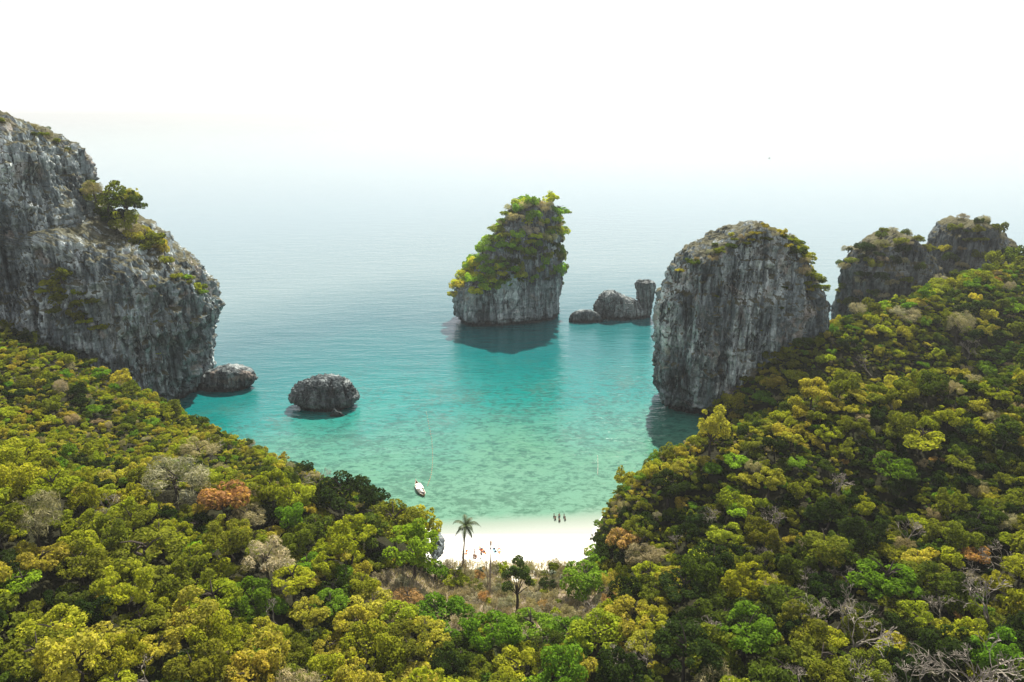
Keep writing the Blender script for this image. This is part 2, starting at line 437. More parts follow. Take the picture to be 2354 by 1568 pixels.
# ------------------------------------------------------------------ rocks and cliffs
def silh(rows, Y0):
    """photo rows (v, u_left, u_right) seen at distance Y0 -> (z, xl, xr), bottom first"""
    out = []
    for v, a, b in rows:
        p, q = at_Y(a, v, Y0), at_Y(b, v, Y0)
        out.append((p[2], p[0], q[0]))
    return sorted(out)
def rock(name, lv, yf, yb, nth, nz, expo=2.6, amp=(1.5, 1.2, .5), mat=None, seed=0, flute=.35, zmin=-2.5, skew=0.0, notch=1.2, parent=None, capz=.6, tex=1.0, cut=-1.0, rug=0.0):
    """closed mass: horizontal rings follow the widths in lv = [(z, xl, xr)]; yf/yb = [(z, y)] front and back"""
    z0 = np.array([r[0] for r in lv]); L = np.array([r[1] for r in lv]); Rr = np.array([r[2] for r in lv])
    top = z0[-1]
    zs = np.concatenate([np.linspace(zmin, top, nz)])
    k = len(z0) // 4
    td = np.linspace(0, 2 * np.pi, 6000, endpoint=False)
    aa, ba = (Rr[k] - L[k]) / 2, (yb[0][1] - yf[0][1]) / 2
    ex = aa * np.sign(np.cos(td)) * np.abs(np.cos(td)) ** (2 / expo); ey = ba * np.sign(np.sin(td)) * np.abs(np.sin(td)) ** (2 / expo)
    seg = np.hypot(np.roll(ex, -1) - ex, np.roll(ey, -1) - ey) * np.where(ey > ba * .35, .3, 1.0) * np.where(ex < -aa + cut, .15, 1.0)
    cs = np.concatenate([[0], np.cumsum(seg)]); th = np.interp(np.linspace(0, cs[-1], nth, endpoint=False), cs, np.append(td, 2 * np.pi))
    rings = []
    for z in zs:
        xl, xr = np.interp(z, z0, L), np.interp(z, z0, Rr)
        f, b = np.interp(z, [q[0] for q in yf], [q[1] for q in yf]), np.interp(z, [q[0] for q in yb], [q[1] for q in yb])
        if z < 2.6:
            k = notch * (1 - abs(z - .6) / 2.6) if abs(z - .6) < 2.6 else 0
            xl += k; xr -= k; f += k; b -= k
        cx, cyy, a, bb = (xl + xr) / 2, (f + b) / 2, (xr - xl) / 2, (b - f) / 2
        c, s = np.cos(th), np.sin(th)
        px = np.sign(c) * np.abs(c) ** (2 / expo); py = np.sign(s) * np.abs(s) ** (2 / expo)
        rings.append(np.stack([cx + a * px, cyy + bb * py + skew * a * px, np.full(nth, z)], -1))
    last = rings[-1]; c = last.mean(0)
    for k, sc in enumerate((.93, .8, .6, .35, .12)):
        q = c + (last - c) * sc; q[:, 2] = top + capz * (1 - sc ** 2); rings.append(q)
    P = np.concatenate(rings); nr = len(rings)
    # outward normals from the smooth form
    A = P.reshape(nr, nth, 3)
    dth = np.roll(A, -1, 1) - np.roll(A, 1, 1); dz = np.gradient(A, axis=0)
    N = np.cross(dth, dz).reshape(-1, 3); N /= np.linalg.norm(N, axis=1, keepdims=True) + 1e-9
    q = P * tex
    d = amp[0] * fbm(q / 15, 3, seed)
    rd = ridged(q * np.array([flute, flute, flute * .11]) + fbm(q / 6, 2, seed + 3)[:, None] * .6, 4, seed + 40)
    up = 1 - .75 * np.clip(N[:, 2] * 1.6 - .2, 0, 1)
    d += amp[1] * up * (rd - np.percentile(rd, 80))
    d += amp[1] * .5 * up * (ridged(q * np.array([flute * 3, flute * 3, flute * .35]), 3, seed + 45) - .5)
    d += amp[2] * (fbm(q * np.array([.9, .9, .5]), 4, seed + 70) + .6 * ridged(q * .6, 3, seed + 90))
    d += amp[2] * .35 * np.clip(fbm(q * np.array([.10, .10, .7]), 3, seed + 95) * 3, -1, 1)
    if rug: d += rug * (ridged(q * 1.5 + 3, 3, seed + 120) + .6 * vnoise(q * 3.1, seed + 130)) * np.clip((P[:, 2] - .5) / 2, 0, 1)
    P = P + N * d[:, None]
    i = np.arange(nr - 1)[:, None] * nth; j = np.arange(nth)[None, :]; jn = (j + 1) % nth
    F = np.stack([i + j, i + jn, i + nth + jn, i + nth + j], -1).reshape(-1, 4)
    me = mesh_np(name, P, F, False)
    bm = bmesh.new(); bm.from_mesh(me); bm.verts.ensure_lookup_table()
    bm.faces.new([bm.verts[(nr - 1) * nth + k] for k in range(nth)])
    bm.to_mesh(me); bm.free(); me.update()
    me.polygons.foreach_set('use_smooth', np.ones(len(me.polygons), dtype=bool))
    o = link(name, me, mat, parent)
    PN = np.zeros_like(P); me.vertices.foreach_get; arr = np.zeros(len(me.vertices) * 3, np.float32); me.vertices.foreach_get('normal', arr); PN = arr.reshape(-1, 3)
    return o, np.concatenate([P, PN], 1).reshape(nr, nth, 6)

# cliff at the left of the bay
rows = [(272, -520, 5), (285, -520, 45), (300, -520, 85), (320, -520, 118), (338, -520, 142), (360, -520, 160), (385, -520, 172), (420, -520, 182), (460, -520, 192), (496, -520, 204), (516, -520, 222),
        (526, -520, 275), (534, -520, 318), (556, -520, 346), (580, -520, 372), (604, -520, 415), (628, -520, 448), (650, -520, 460), (690, -520, 470), (735, -520, 482), (790, -520, 484), (850, -520, 478), (905, -520, 474), (925, -520, 468), (945, -520, 455)]
lv = silh([(a, b, c - 14) for a, b, c in rows], 228)
cliff_l, PL = rock('limestone_cliff', lv, [(-3, 204), (0, 203), (30, 200), (60, 203), (95, 210)], [(-3, 256), (30, 256), (60, 252), (95, 248)], 860, 280, 4.2, (3.6, 3.2, 1.1), M_CLIFF, 11, .16, cut=60)
tag(cliff_l, 'tall pale grey limestone cliff rising above the left slope and dropping into the sea', 'cliff')
# cliff at the right of the bay
rows = [(524, 1722, 1748), (534, 1692, 1781), (548, 1668, 1818), (566, 1632, 1842), (590, 1584, 1858), (620, 1558, 1870), (660, 1544, 1882), (700, 1529, 1891), (760, 1519, 1898), (830, 1514, 1901), (890, 1513, 1901), (930, 1516, 1896), (975, 1530, 1886), (1000, 1535, 1886)]
lv = silh(rows, 216)
cliff_r, PR = rock('limestone_cliff', lv, [(-3, 204), (10, 204), (35, 205), (50, 208), (60, 212)], [(-3, 236), (40, 234), (60, 228)], 680, 250, 3.4, (2.2, 1.9, .8), M_CLIFF, 23, .28, notch=3.2)
tag(cliff_r, 'free standing grey limestone cliff with a dry shrubby top beside the right slope', 'cliff')
# the sea stack
rows = [(472, 1202, 1240), (480, 1188, 1268), (492, 1172, 1280), (506, 1160, 1286), (532, 1144, 1288), (565, 1120, 1290), (600, 1096, 1292), (635, 1072, 1294), (655, 1050, 1294), (680, 1040, 1292), (700, 1041, 1288), (712, 1046, 1286), (728, 1053, 1294), (745, 1058, 1300), (765, 1060, 1300)]
lv = silh(rows, 320)
stack, PS = rock('sea_stack', lv, [(-3, 307), (6, 306.5), (20, 306), (30, 309), (54, 316)], [(-3, 346), (30, 344), (54, 334)], 520, 220, 2.7, (1.8, 1.5, .6), M_STACK, 37, .28, skew=.30, notch=2.2)
tag(stack, 'tall sea stack with a green overgrown top standing in the middle of the sea', 'sea stack')
# domes behind the right slope
rows = [(540, 2056, 2092), (546, 2034, 2106), (560, 2002, 2122), (582, 1976, 2136), (606, 1958, 2148), (640, 1948, 2158), (690, 1945, 2166), (800, 1940, 2174)]
dome_a, PA = rock('rock_dome', silh(rows, 272), [(-3, 258), (30, 259), (50, 265)], [(-3, 300), (50, 285)], 300, 120, 2.6, (2.2, 1.6, .7), M_DOME, 51, .22, notch=0)
tag(dome_a, 'low overgrown rock dome on the skyline of the right slope, nearer the grey cliff', 'rock')
rows = [(516, 2202, 2245), (522, 2186, 2266), (536, 2174, 2288), (555, 2160, 2318), (590, 2150, 2340), (640, 2146, 2350), (760, 2140, 2360)]
dome_b, PB = rock('rock_dome', silh(rows, 284), [(-3, 266), (30, 268), (52, 276)], [(-3, 312), (50, 298)], 300, 120, 2.5, (2.0, 1.6, .7), M_DOME, 63, .22, notch=0)
tag(dome_b, 'highest overgrown rock dome at the right end of the skyline', 'rock')
# islet with an upright column
rows = [(675, 1392, 1420), (684, 1382, 1440), (694, 1376, 1462), (706, 1366, 1476), (720, 1364, 1486), (736, 1368, 1490), (755, 1368, 1490)]
islet, _ = rock('rock_islet', silh(rows, 322), [(-3, 316), (12, 319)], [(-3, 331), (12, 327)], 260, 100, 2.2, (1.0, .9, .6), M_DARKROCK, 71, .5, notch=.8, tex=1.4, rug=.45)
tag(islet, 'dark rock islet with an upright column on its right end, right of the sea stack', 'rock')
rows = [(647, 1464, 1500), (655, 1459, 1505), (680, 1463, 1501), (700, 1470, 1496), (720, 1474, 1494), (755, 1474, 1494)]
col, _ = rock('rock_column', silh(rows, 325), [(-3, 320.5), (22, 321)], [(-3, 329), (22, 328)], 90, 80, 2.2, (.5, .5, .4), M_DARKROCK, 83, .6, notch=.3, parent=islet, tex=1.6, rug=.35)
rows = [(717, 1322, 1365), (726, 1310, 1378), (736, 1306, 1386), (752, 1306, 1388)]
r1, _ = rock('low_rock', silh(rows, 315), [(-3, 312), (6, 314)], [(-3, 319), (6, 317)], 110, 30, 2.2, (.5, .4, .35), M_PINKROCK, 91, .7, notch=.2, tex=1.6)
tag(r1, 'low brown rock awash between the sea stack and the dark rock islet', 'rock')
rows = [(850, 500, 545), (856, 478, 574), (868, 460, 583), (884, 452, 582), (900, 450, 570), (925, 450, 566)]
r2, _ = rock('boulder', silh(rows, 231), [(-3, 226), (8, 229)], [(-3, 239), (8, 236)], 150, 50, 2.4, (.7, .7, .45), M_PINKROCK, 97, .55, notch=1.0, tex=1.5, rug=.25)
tag(r2, 'pinkish rounded rock in the water at the foot of the left cliff', 'rock')
rows = [(871, 722, 775), (880, 692, 798), (893, 674, 814), (910, 667, 821), (925, 678, 817), (938, 692, 805), (960, 694, 802)]
r3, _ = rock('boulder', silh(rows, 216), [(-3, 210), (3, 209), (10, 213)], [(-3, 224), (10, 220)], 300, 120, 2.3, (.7, .8, .55), M_DARKROCK, 101, .6, notch=1.3, tex=1.6, rug=.42)
tag(r3, 'dark pitted limestone boulder standing alone in the shallow bay', 'rock')
rows = [(944, 764, 772), (951, 758, 785), (962, 752, 795)]
r4, _ = rock('small_rock', silh(rows, 207), [(-2, 206), (2, 206.8)], [(-2, 209), (2, 208)], 60, 20, 2.1, (.25, .3, .2), M_PINKROCK, 107, 1.0, zmin=-1.2, notch=.1, tex=2.5)
tag(r4, 'small rock at the waterline before the dark pitted boulder', 'rock')
# outcrop at the left end of the beach
rows = [(1262, 996, 1006), (1272, 988, 1016), (1284, 980, 1022), (1298, 976, 1030), (1312, 974, 1034), (1330, 974, 1036)]
r5, _ = rock('beach_outcrop', silh(rows, 131), [(-3, 127), (12, 130)], [(-3, 140), (12, 134)], 130, 70, 2.4, (.5, .7, .3), M_CLIFF, 113, .5, zmin=0, notch=.1, tex=2.0)
tag(r5, 'grey rock outcrop at the left end of the beach beneath green trees', 'rock')

# ------------------------------------------------------------------ crown, trunk and bare-branch meshes
def crown_mesh(seed, nl, nq, leaf, flat=.75, core=.15, long=1.0, spread=.66, lr=(.2, .4), c0=.42, lz=None):
    r = np.random.default_rng(seed)
    lz = flat + .12 if lz is None else lz
    lobes = [(np.array([r.uniform(-.2, .2), r.uniform(-.2, .2), .5 * flat]), c0 * r.uniform(.6, 1.0))]
    for k in range(nl):
        a = 2 * np.pi * (k + r.uniform(-.35, .35)) / nl * (1 if k < nl * .65 else 2.3); e = r.uniform(-.25, .85)
        dd = np.array([np.cos(a) * np.cos(e), np.sin(a) * np.cos(e), np.sin(e)]) * r.uniform(spread * .8, spread * 1.15)
        lobes.append((np.array([dd[0], dd[1], (.45 + dd[2]) * flat]), r.uniform(*lr)))
    C = np.array([l[0] for l in lobes]); RR = np.array([l[1] for l in lobes])
    w = RR ** 2 / (RR ** 2).sum()
    n = int(nq * 2.0)
    li = r.choice(len(lobes), n, p=w)
    d = r.normal(size=(n, 3)); d[:, 2] += .35; d /= np.linalg.norm(d, axis=1, keepdims=True)
    rad = RR[li] * np.where(r.random(n) < core, r.uniform(.4, .9, n), r.uniform(.88, 1.08, n))
    P = C[li] + d * rad[:, None] * np.array([1, 1, lz])
    ok = np.ones(n, bool)
    for k in range(len(lobes)):
        q = (P - C[k]) / np.array([1, 1, lz])
        ok &= (np.linalg.norm(q, axis=1) > RR[k] * .72) | (li == k)
    ok &= P[:, 2] > -.12
    P, d = P[ok][:nq], d[ok][:nq]; n = len(P)
    nrm = d * .7 + r.normal(size=(n, 3)) * .7 + np.array([0, 0, .3]); nrm /= np.linalg.norm(nrm, axis=1, keepdims=True)
    t = np.cross(nrm, r.normal(size=(n, 3))); t /= np.linalg.norm(t, axis=1, keepdims=True) + 1e-9
    b = np.cross(nrm, t)
    s = leaf * r.uniform(.55, 1.35, n)[:, None]
    sl, sw = s * long, s / long ** .6
    bend = nrm * s * .25
    V = np.stack([P - t * sl, P - b * sw * r.uniform(.5, .9, (n, 1)) + bend, P + t * sl * r.uniform(.7, 1.1, (n, 1)), P + b * sw * r.uniform(.5, .9, (n, 1)) + bend * .4], 1).reshape(-1, 3)
    me = mesh_np('crown', V, np.arange(4 * n).reshape(-1, 4))
    tone = np.clip(r.normal(.45, .22, n) + .18 * np.sin(li[ok][:n] * 2.1), 0, 1)
    at = me.attributes.new('tone', 'FLOAT', 'FACE'); at.data.foreach_set('value', tone.astype(np.float32))
    return me
FL = (.9, .65, 1.15, .8, 1.3, .6, 1.0)
LZ = (None, .5, .7, None, .55, .45, .8)
CROWN = {'S': [crown_mesh(100 + k, 9, 560, .125, FL[k], lr=(.2, .45), lz=LZ[k]) for k in range(6)],
         'M': [crown_mesh(200 + k, 15, 1300, .082, FL[k], spread=.74, lr=(.14, .38), lz=LZ[k]) for k in range(7)],
         'L': [crown_mesh(300 + k, 28, 2800, .056, FL[k] * .95, spread=.8, lr=(.10, .30), lz=LZ[k]) for k in range(6)],
         'T': [crown_mesh(400 + k, 16, 2200, .030, .85, .5, 3.8, spread=.74, lr=(.15, .36)) for k in range(4)]}
for k, v in CROWN.items():
    for me in v: me.materials.append(M_TWIG if k == 'T' else M_LEAF)

def trunk_mesh(seed):
    r = random.Random(seed); m = MB()
    sway = [Vector((r.uniform(-.06, .06) * k, r.uniform(-.06, .06) * k, k / 4)) for k in range(5)]
    sway[0] = Vector((0, 0, -.15))
    m.tube(sway, [.085, .065, .055, .042, .02], 6)
    for k in range(5):
        z = r.uniform(.45, .9); a = r.uniform(0, 6.28); l = r.uniform(.35, .6)
        p = Vector((0, 0, z)) ; q = p + Vector((math.cos(a) * l, math.sin(a) * l, l * .55))
        m.tube([p, (p + q) / 2 + Vector((0, 0, .05)), q], [.035, .025, .01], 4)
    me = m.mesh('trunk'); me.materials.append(M_BARK); return me
TRUNK = [trunk_mesh(k) for k in range(4)]

def bare_mesh(seed, depth=6, lean=0.0, spread=.55):
    r = random.Random(seed); tr = MB(); tw = MB()
    def grow(p, d, l, rad, k):
        n = 3; pts = [p]; rr = [rad]
        for i in range(n):
            d = (d + Vector((r.gauss(0, .16), r.gauss(0, .16), r.gauss(.03, .1)))).normalized()
            pts.append(pts[-1] + d * l / n); rr.append(max(rad * (1 - .36 * (i + 1) / n), .0055))
        (tr if k >= depth else tw).tube(pts, rr, 3 if k < depth - 1 else 6, False)
        if k == 0: return
        for c in range(r.choice((2, 2, 3))):
            a = d.orthogonal().normalized(); a.rotate(Matrix.Rotation(r.uniform(0, 6.28), 3, d))
            nd = (d + a * r.uniform(spread * .6, spread * 1.6)).normalized()
            grow(pts[-1 if c < 2 else -2], nd, l * r.uniform(.58, .85), rr[-1] * .85, k - 1)
    grow(Vector((0, 0, -.1)), Vector((lean, 0, 1)).normalized(), .5, .040, depth)
    a = tr.mesh('trunk'); a.materials.append(M_PALE); b = tw.mesh('branches'); b.materials.append(M_PALE)
    return a, b
BARE = [bare_mesh(k, 6, .15 * (k % 3), .5 + .08 * (k % 3)) for k in (1, 2, 3, 4, 5)]

TINT = {'olive': (.136, .148, .020), 'yellow green': (.250, .262, .025), 'bright green': (.112, .195, .020), 'dark green': (.026, .042, .012),
        'mid green': (.070, .096, .016), 'golden': (.315, .272, .046), 'orange': (.34, .205, .085), 'tan': (.28, .24, .145), 'pale grey': (.30, .265, .205), 'lime': (.200, .295, .026)}
def jit(c, r): 
    k = r.uniform(.8, 1.22); return tuple(float(x * k * r.uniform(.93, 1.07)) for x in c)

things = []          # (object, kind word, colour, u, v, zone) wait for their labels
def add_tree(name, x, y, Rr, colour, cls, ht=None, z=None, r=rng, sx=1.0, sz=1.0, noun='tree', cat='tree', group='leafy trees on the slopes', label=None, zone=None, drop=.25):
    z = float(hz(x, y)[0]) if z is None else z
    ht = Rr * .55 if ht is None else ht
    e = empty(name, (x, y, z - .15), float(r.uniform(0, 6.28)))
    t = link('trunk', TRUNK[int(r.integers(4))], None, e); t.scale = (Rr * .9, Rr * .9, ht + Rr * .55)
    vs = CROWN[cls]
    c = link('crown', vs[int(r.integers(len(vs)))], None, e); c.location = (0, 0, ht - Rr * drop * .5); c.scale = (Rr * sx, Rr, Rr * sz)
    c.rotation_euler = (float(r.uniform(-.12, .12)), float(r.uniform(-.12, .12)), 0)
    c['tint'] = jit(tuple(q * (1.45 if 'sea stack' in (zone or '') else 1.0) for q in TINT[colour]), r)  # sea stack plants get a brighter tint in place of sunlight on them
    e['category'] = cat; e['group'] = group
    u, v, dep = proj((x, y, z + ht + Rr * .4))
    if label: e['label'] = label
    things.append(dict(o=e, noun=noun, colour=colour, u=float(u), v=float(v), R=Rr, px=float(2 * Rr * FPX / dep), zone=zone, label=label))
    return e

# ------------------------------------------------------------------ hand-placed trees that stand out in the photograph
occupied = []
LAND = []            # (u, v, phrase) landmarks for the labels of the others
# u, v of crown centre, width in px, colour, class, trunk height / R, vertical scale, label, phrase or None
SPECIAL = [
 (512, 1148, 118, 'orange', 'M', .5, .9, 'orange-leaved tree in the middle of the left slope', 'orange tree on the left slope'),
 (568, 1186, 96, 'tan', 'T', .5, .8, 'tan dry tree below the orange-leaved tree on the left slope', None),
 (402, 1098, 150, 'pale grey', 'T', .4, .9, 'wide grey dry tree on the left slope above the orange-leaved tree', 'wide grey dry tree'),
 (455, 1035, 90, 'tan', 'T', .4, .9, 'tan dry tree on the left slope near the water', None),
 (488, 1368, 128, 'yellow green', 'L', .7, .9, 'big bright yellow-green tree standing low on the left slope', 'big yellow-green tree'),
 (425, 1425, 78, 'golden', 'M', .6, 1, 'golden tree leaning on the big yellow-green tree low on the left', None),
 (556, 1450, 46, 'yellow green', 'M', .8, 1, 'small round yellow-green tree below the big yellow-green tree', None),
 (505, 1310, 70, 'yellow green', 'M', .6, 1, 'yellow-green tree just above the big yellow-green tree', None),
 (452, 1262, 84, 'lime', 'M', .6, .9, 'lime green tree below the orange-leaved tree', None),
 (612, 1285, 118, 'pale grey', 'T', .6, 1, 'pale grey dry tree inland of the left shore', 'pale dry tree inland'),
 (330, 1262, 190, 'olive', 'L', .5, .75, 'very wide olive tree in the middle of the lower left slope', 'very wide olive tree'),
 (52, 1328, 92, 'lime', 'M', .7, .9, 'lime green tree at the left edge of the photo', 'lime tree at the left edge'),
 (120, 1450, 150, 'yellow green', 'L', .4, .7, 'broad yellow-green tree near the lower left corner', 'broad lower-left corner tree'),
 (215, 1480, 130, 'golden', 'M', .4, .7, 'golden tree right of the broad yellow-green tree in the lower left corner', None),
 (85, 1180, 80, 'olive', 'M', .4, .9, 'olive tree at the left edge well above the lime tree', None),
 (790, 1125, 120, 'dark green', 'L', .9, .9, 'dark green tree on the shore left of the longtail boat', 'dark green shore tree'),
 (860, 1140, 70, 'dark green', 'M', .9, .9, 'smaller dark green tree at the seaward tip of the left shore', None),
 (905, 1190, 120, 'olive', 'L', 1.0, .85, 'olive tree with a flat crown at the left end of the beach', 'flat-crowned olive beach tree'),
 (962, 1200, 100, 'yellow green', 'M', 1.3, .9, 'yellow-green tree overhanging the left end of the beach', None),
 (952, 1258, 118, 'lime', 'L', .9, 1.1, 'tall bright green tree beside the beach outcrop', 'tall bright green outcrop tree'),
 (850, 1220, 90, 'mid green', 'M', .8, 1.0, 'mid green tree behind the left end of the beach', None),
 (725, 1215, 90, 'mid green', 'M', .6, .9, 'mid green tree inland of the dark green shore tree', None),
 (705, 1290, 80, 'bright green', 'M', .6, .9, 'bright green tree right of the pale grey dry tree', None),
 (938, 1375, 92, 'orange', 'T', .25, .6, 'low rust-red bush in the dry scrub behind the beach', 'rust-red bush in the scrub'),
 (1012, 1410, 140, 'bright green', 'L', .6, .8, 'bright green spreading tree below the scrub behind the beach', 'spreading bright green tree'),
 (918, 1425, 95, 'yellow green', 'M', .6, .9, 'yellow-green tree left of the bright green spreading tree', None),
 (1000, 1310, 64, 'bright green', 'M', .5, .9, 'bright green bushy tree at the foot of the beach outcrop', None),
 (1045, 1325, 60, 'yellow green', 'M', .4, .8, 'yellow-green bushy tree at the foot of the coconut palm', None),
 (1345, 1325, 118, 'bright green', 'L', .5, .85, 'wide bright green tree at the right end of the beach', 'wide bright green beach tree'),
 (1432, 1245, 76, 'orange', 'M', .7, 1.0, 'orange-leaved tree at the foot of the right slope beside the beach', 'orange tree beside the beach'),
 (1480, 1280, 90, 'tan', 'T', .6, .9, 'tan dry tree right of the orange-leaved tree beside the beach', None),
 (1545, 1335, 90, 'golden', 'M', .5, .9, 'golden tree at the foot of the right slope', 'golden slope-foot tree'),
 (1560, 1322, 46, 'orange', 'M', .8, .8, 'small orange tree beside the golden tree at the foot of the right slope', None),
 (1405, 1330, 60, 'golden', 'T', .4, .9, 'golden dry bush between the bright green tree and the orange-leaved tree', None),
 (2040, 1318, 140, 'bright green', 'L', 1.0, 1.0, 'large bright green tree alone in the dark lower right slope', 'large lone bright green tree'),
 (2058, 1478, 66, 'golden', 'M', .8, 1.0, 'small golden tree near the lower right corner', 'golden lower-right corner tree'),
 (1690, 1178, 54, 'lime', 'M', .6, .9, 'small lime green tree on the right slope facing the beach', 'lime tree on the right slope'),
 (1690, 1055, 56, 'lime', 'M', .6, .9, 'small lime green tree near the top of the right slope', 'lime tree near the crest'),
 (2050, 1075, 90, 'bright green', 'L', .7, .8, 'bright green tree with drooping boughs high on the right slope', 'drooping bright green tree'),
 (2120, 1000, 96, 'yellow green', 'M', .7, .8, 'yellow-green tree near the right crest', 'yellow-green right crest tree'),
 (2210, 1060, 66, 'olive', 'M', .8, 1, 'olive tree right of the bright green tree high on the right slope', None),
 (1625, 1270, 80, 'yellow green', 'M', .5, .8, 'yellow-green tree on the right slope behind the orange-leaved tree', None),
 (2300, 1440, 80, 'olive', 'M', .6, .8, 'olive tree at the right edge near the lower corner', None),
 (1800, 1530, 150, 'mid green', 'L', .6, .9, 'wide mid green tree at the bottom right of the centre', 'wide mid green bottom tree'),
 (1190, 1530, 120, 'yellow green', 'L', .6, .9, 'yellow-green tree at the bottom centre of the photo', 'yellow-green bottom centre tree'),
 (1335, 1530, 84, 'golden', 'M', .7, 1.1, 'golden-green tree at the bottom right of the yellow-green one', None),
 (1220, 1430, 120, 'bright green', 'L', .6, .8, 'bright green tree behind the dark broadleaf tree of the beach', None),
 (1060, 1500, 110, 'mid green', 'L', .6, .9, 'mid green tree below the bright green spreading tree', None),
 (960, 1560, 110, 'golden', 'M', .5, .8, 'golden tree cut by the bottom edge of the photo', None),
 (765, 1350, 90, 'mid green', 'M', .5, .9, 'mid green tree inland at the left edge of the scrub', None),
]
for k, (u, v, px, colour, cls, hr, sz, lab, phrase) in enumerate(SPECIAL):
    p = G(u, v, 4.0)
    Rr = px / 2 * proj(p)[2] / FPX
    ht = max(hr * Rr, .5)
    p = G(u, v, ht + Rr * .4 * sz)
    add_tree('broadleaf_tree' if cls != 'T' else 'dry_tree', p[0], p[1], Rr, colour, cls, ht, sz=sz, label=lab, group='leafy trees on the slopes' if cls != 'T' else 'dry trees on the slopes',
             cat='tree' if 'bush' not in lab else 'bush')
    occupied.append((p[0], p[1], Rr * 1.3))
    if phrase: LAND.append((u, v, phrase))

# bare trees -----------------------------------------------------------------
BARE_AT = [(690, 1100, 70), (2200, 1470, 230), (1985, 1440, 170), (1645, 1440, 90), (300, 1455, 90), (1935, 1375, 130), (2310, 1520, 200), (2090, 1545, 170), (1885, 1430, 120),
           (1960, 1320, 100), (2280, 1360, 170), (2330, 1250, 120), (1850, 1330, 90), (1795, 1190, 80), (1890, 1230, 70), (2170, 1390, 110), (2200, 1290, 90), (2100, 1215, 90), (1925, 1100, 70),
           (330, 1530, 110), (1840, 1560, 120), (1700, 1555, 120), (1980, 1560, 140), (2240, 1570, 160), (1440, 1490, 90), (1480, 1500, 80), (640, 1400, 80), (250, 1150, 70), (230, 1185, 80), (480, 1020, 60),
           (1560, 1240, 60), (1720, 1330, 80), (1760, 1270, 70), (1370, 1400, 80), (1560, 1440, 80), (1320, 1440, 70), (2010, 640 + 190, 60), (2230, 790, 60), (1640, 1180, 60), (1750, 1080, 50), (930, 1440, 60), (730, 1090, 50)]
for k, (u, v, px) in enumerate(BARE_AT):
    p = G(u, v, 4.0); H = px * proj(p)[2] / FPX * .98
    p = G(u, v, H * .65)
    e = empty('bare_tree', (p[0], p[1], float(hz(p[0], p[1])[0])), float(rng.uniform(0, 6.28)))
    a, b = BARE[k % 5]
    e.scale = (H * .72, H * .72, H * .62)
    link('trunk', a, None, e); link('branches', b, None, e)
    e['category'] = 'tree'; e['group'] = 'bare trees on the slopes'
    things.append(dict(o=e, noun='leafless tree', colour='pale grey', u=u, v=v, R=H / 2, px=px, zone=None, label=None))
    occupied.append((p[0], p[1], H * .42))

# dry scrub behind the beach ----------------------------------------------------
for k in range(130):
    for _ in range(40):
        x, y = rng.uniform(-30, 24), rng.uniform(99, 126)
        if scrub_mask(np.array([x]), np.array([y]))[0] > rng.uniform(.15, .9) and all((x - a) ** 2 + (y - b) ** 2 > (c * .7 + .3) ** 2 for a, b, c in occupied): break
    else: continue
    Rr = float(rng.uniform(.7, 1.7))
    colour = str(rng.choice(['pale grey', 'tan', 'tan', 'pale grey', 'olive', 'yellow green', 'orange'], p=[.32, .26, .17, .07, .08, .07, .03]))
    add_tree('dry_shrub', x, y, Rr, colour, 'T' if colour in ('pale grey', 'tan', 'orange') else 'S', .1, sz=1.25, noun='shrub', cat='shrub', group='shrubs in the dry scrub behind the beach', zone='in the ' + ('seaward' if y > 114 else 'inland') + ' scrub ' + ('at the left end' if x < -14 else 'below the coconut palm' if x < -6 else 'near the bare trunks' if x < 0 else 'by the dark tree' if x < 7 else 'at the right end'))
    occupied.append((x, y, Rr))

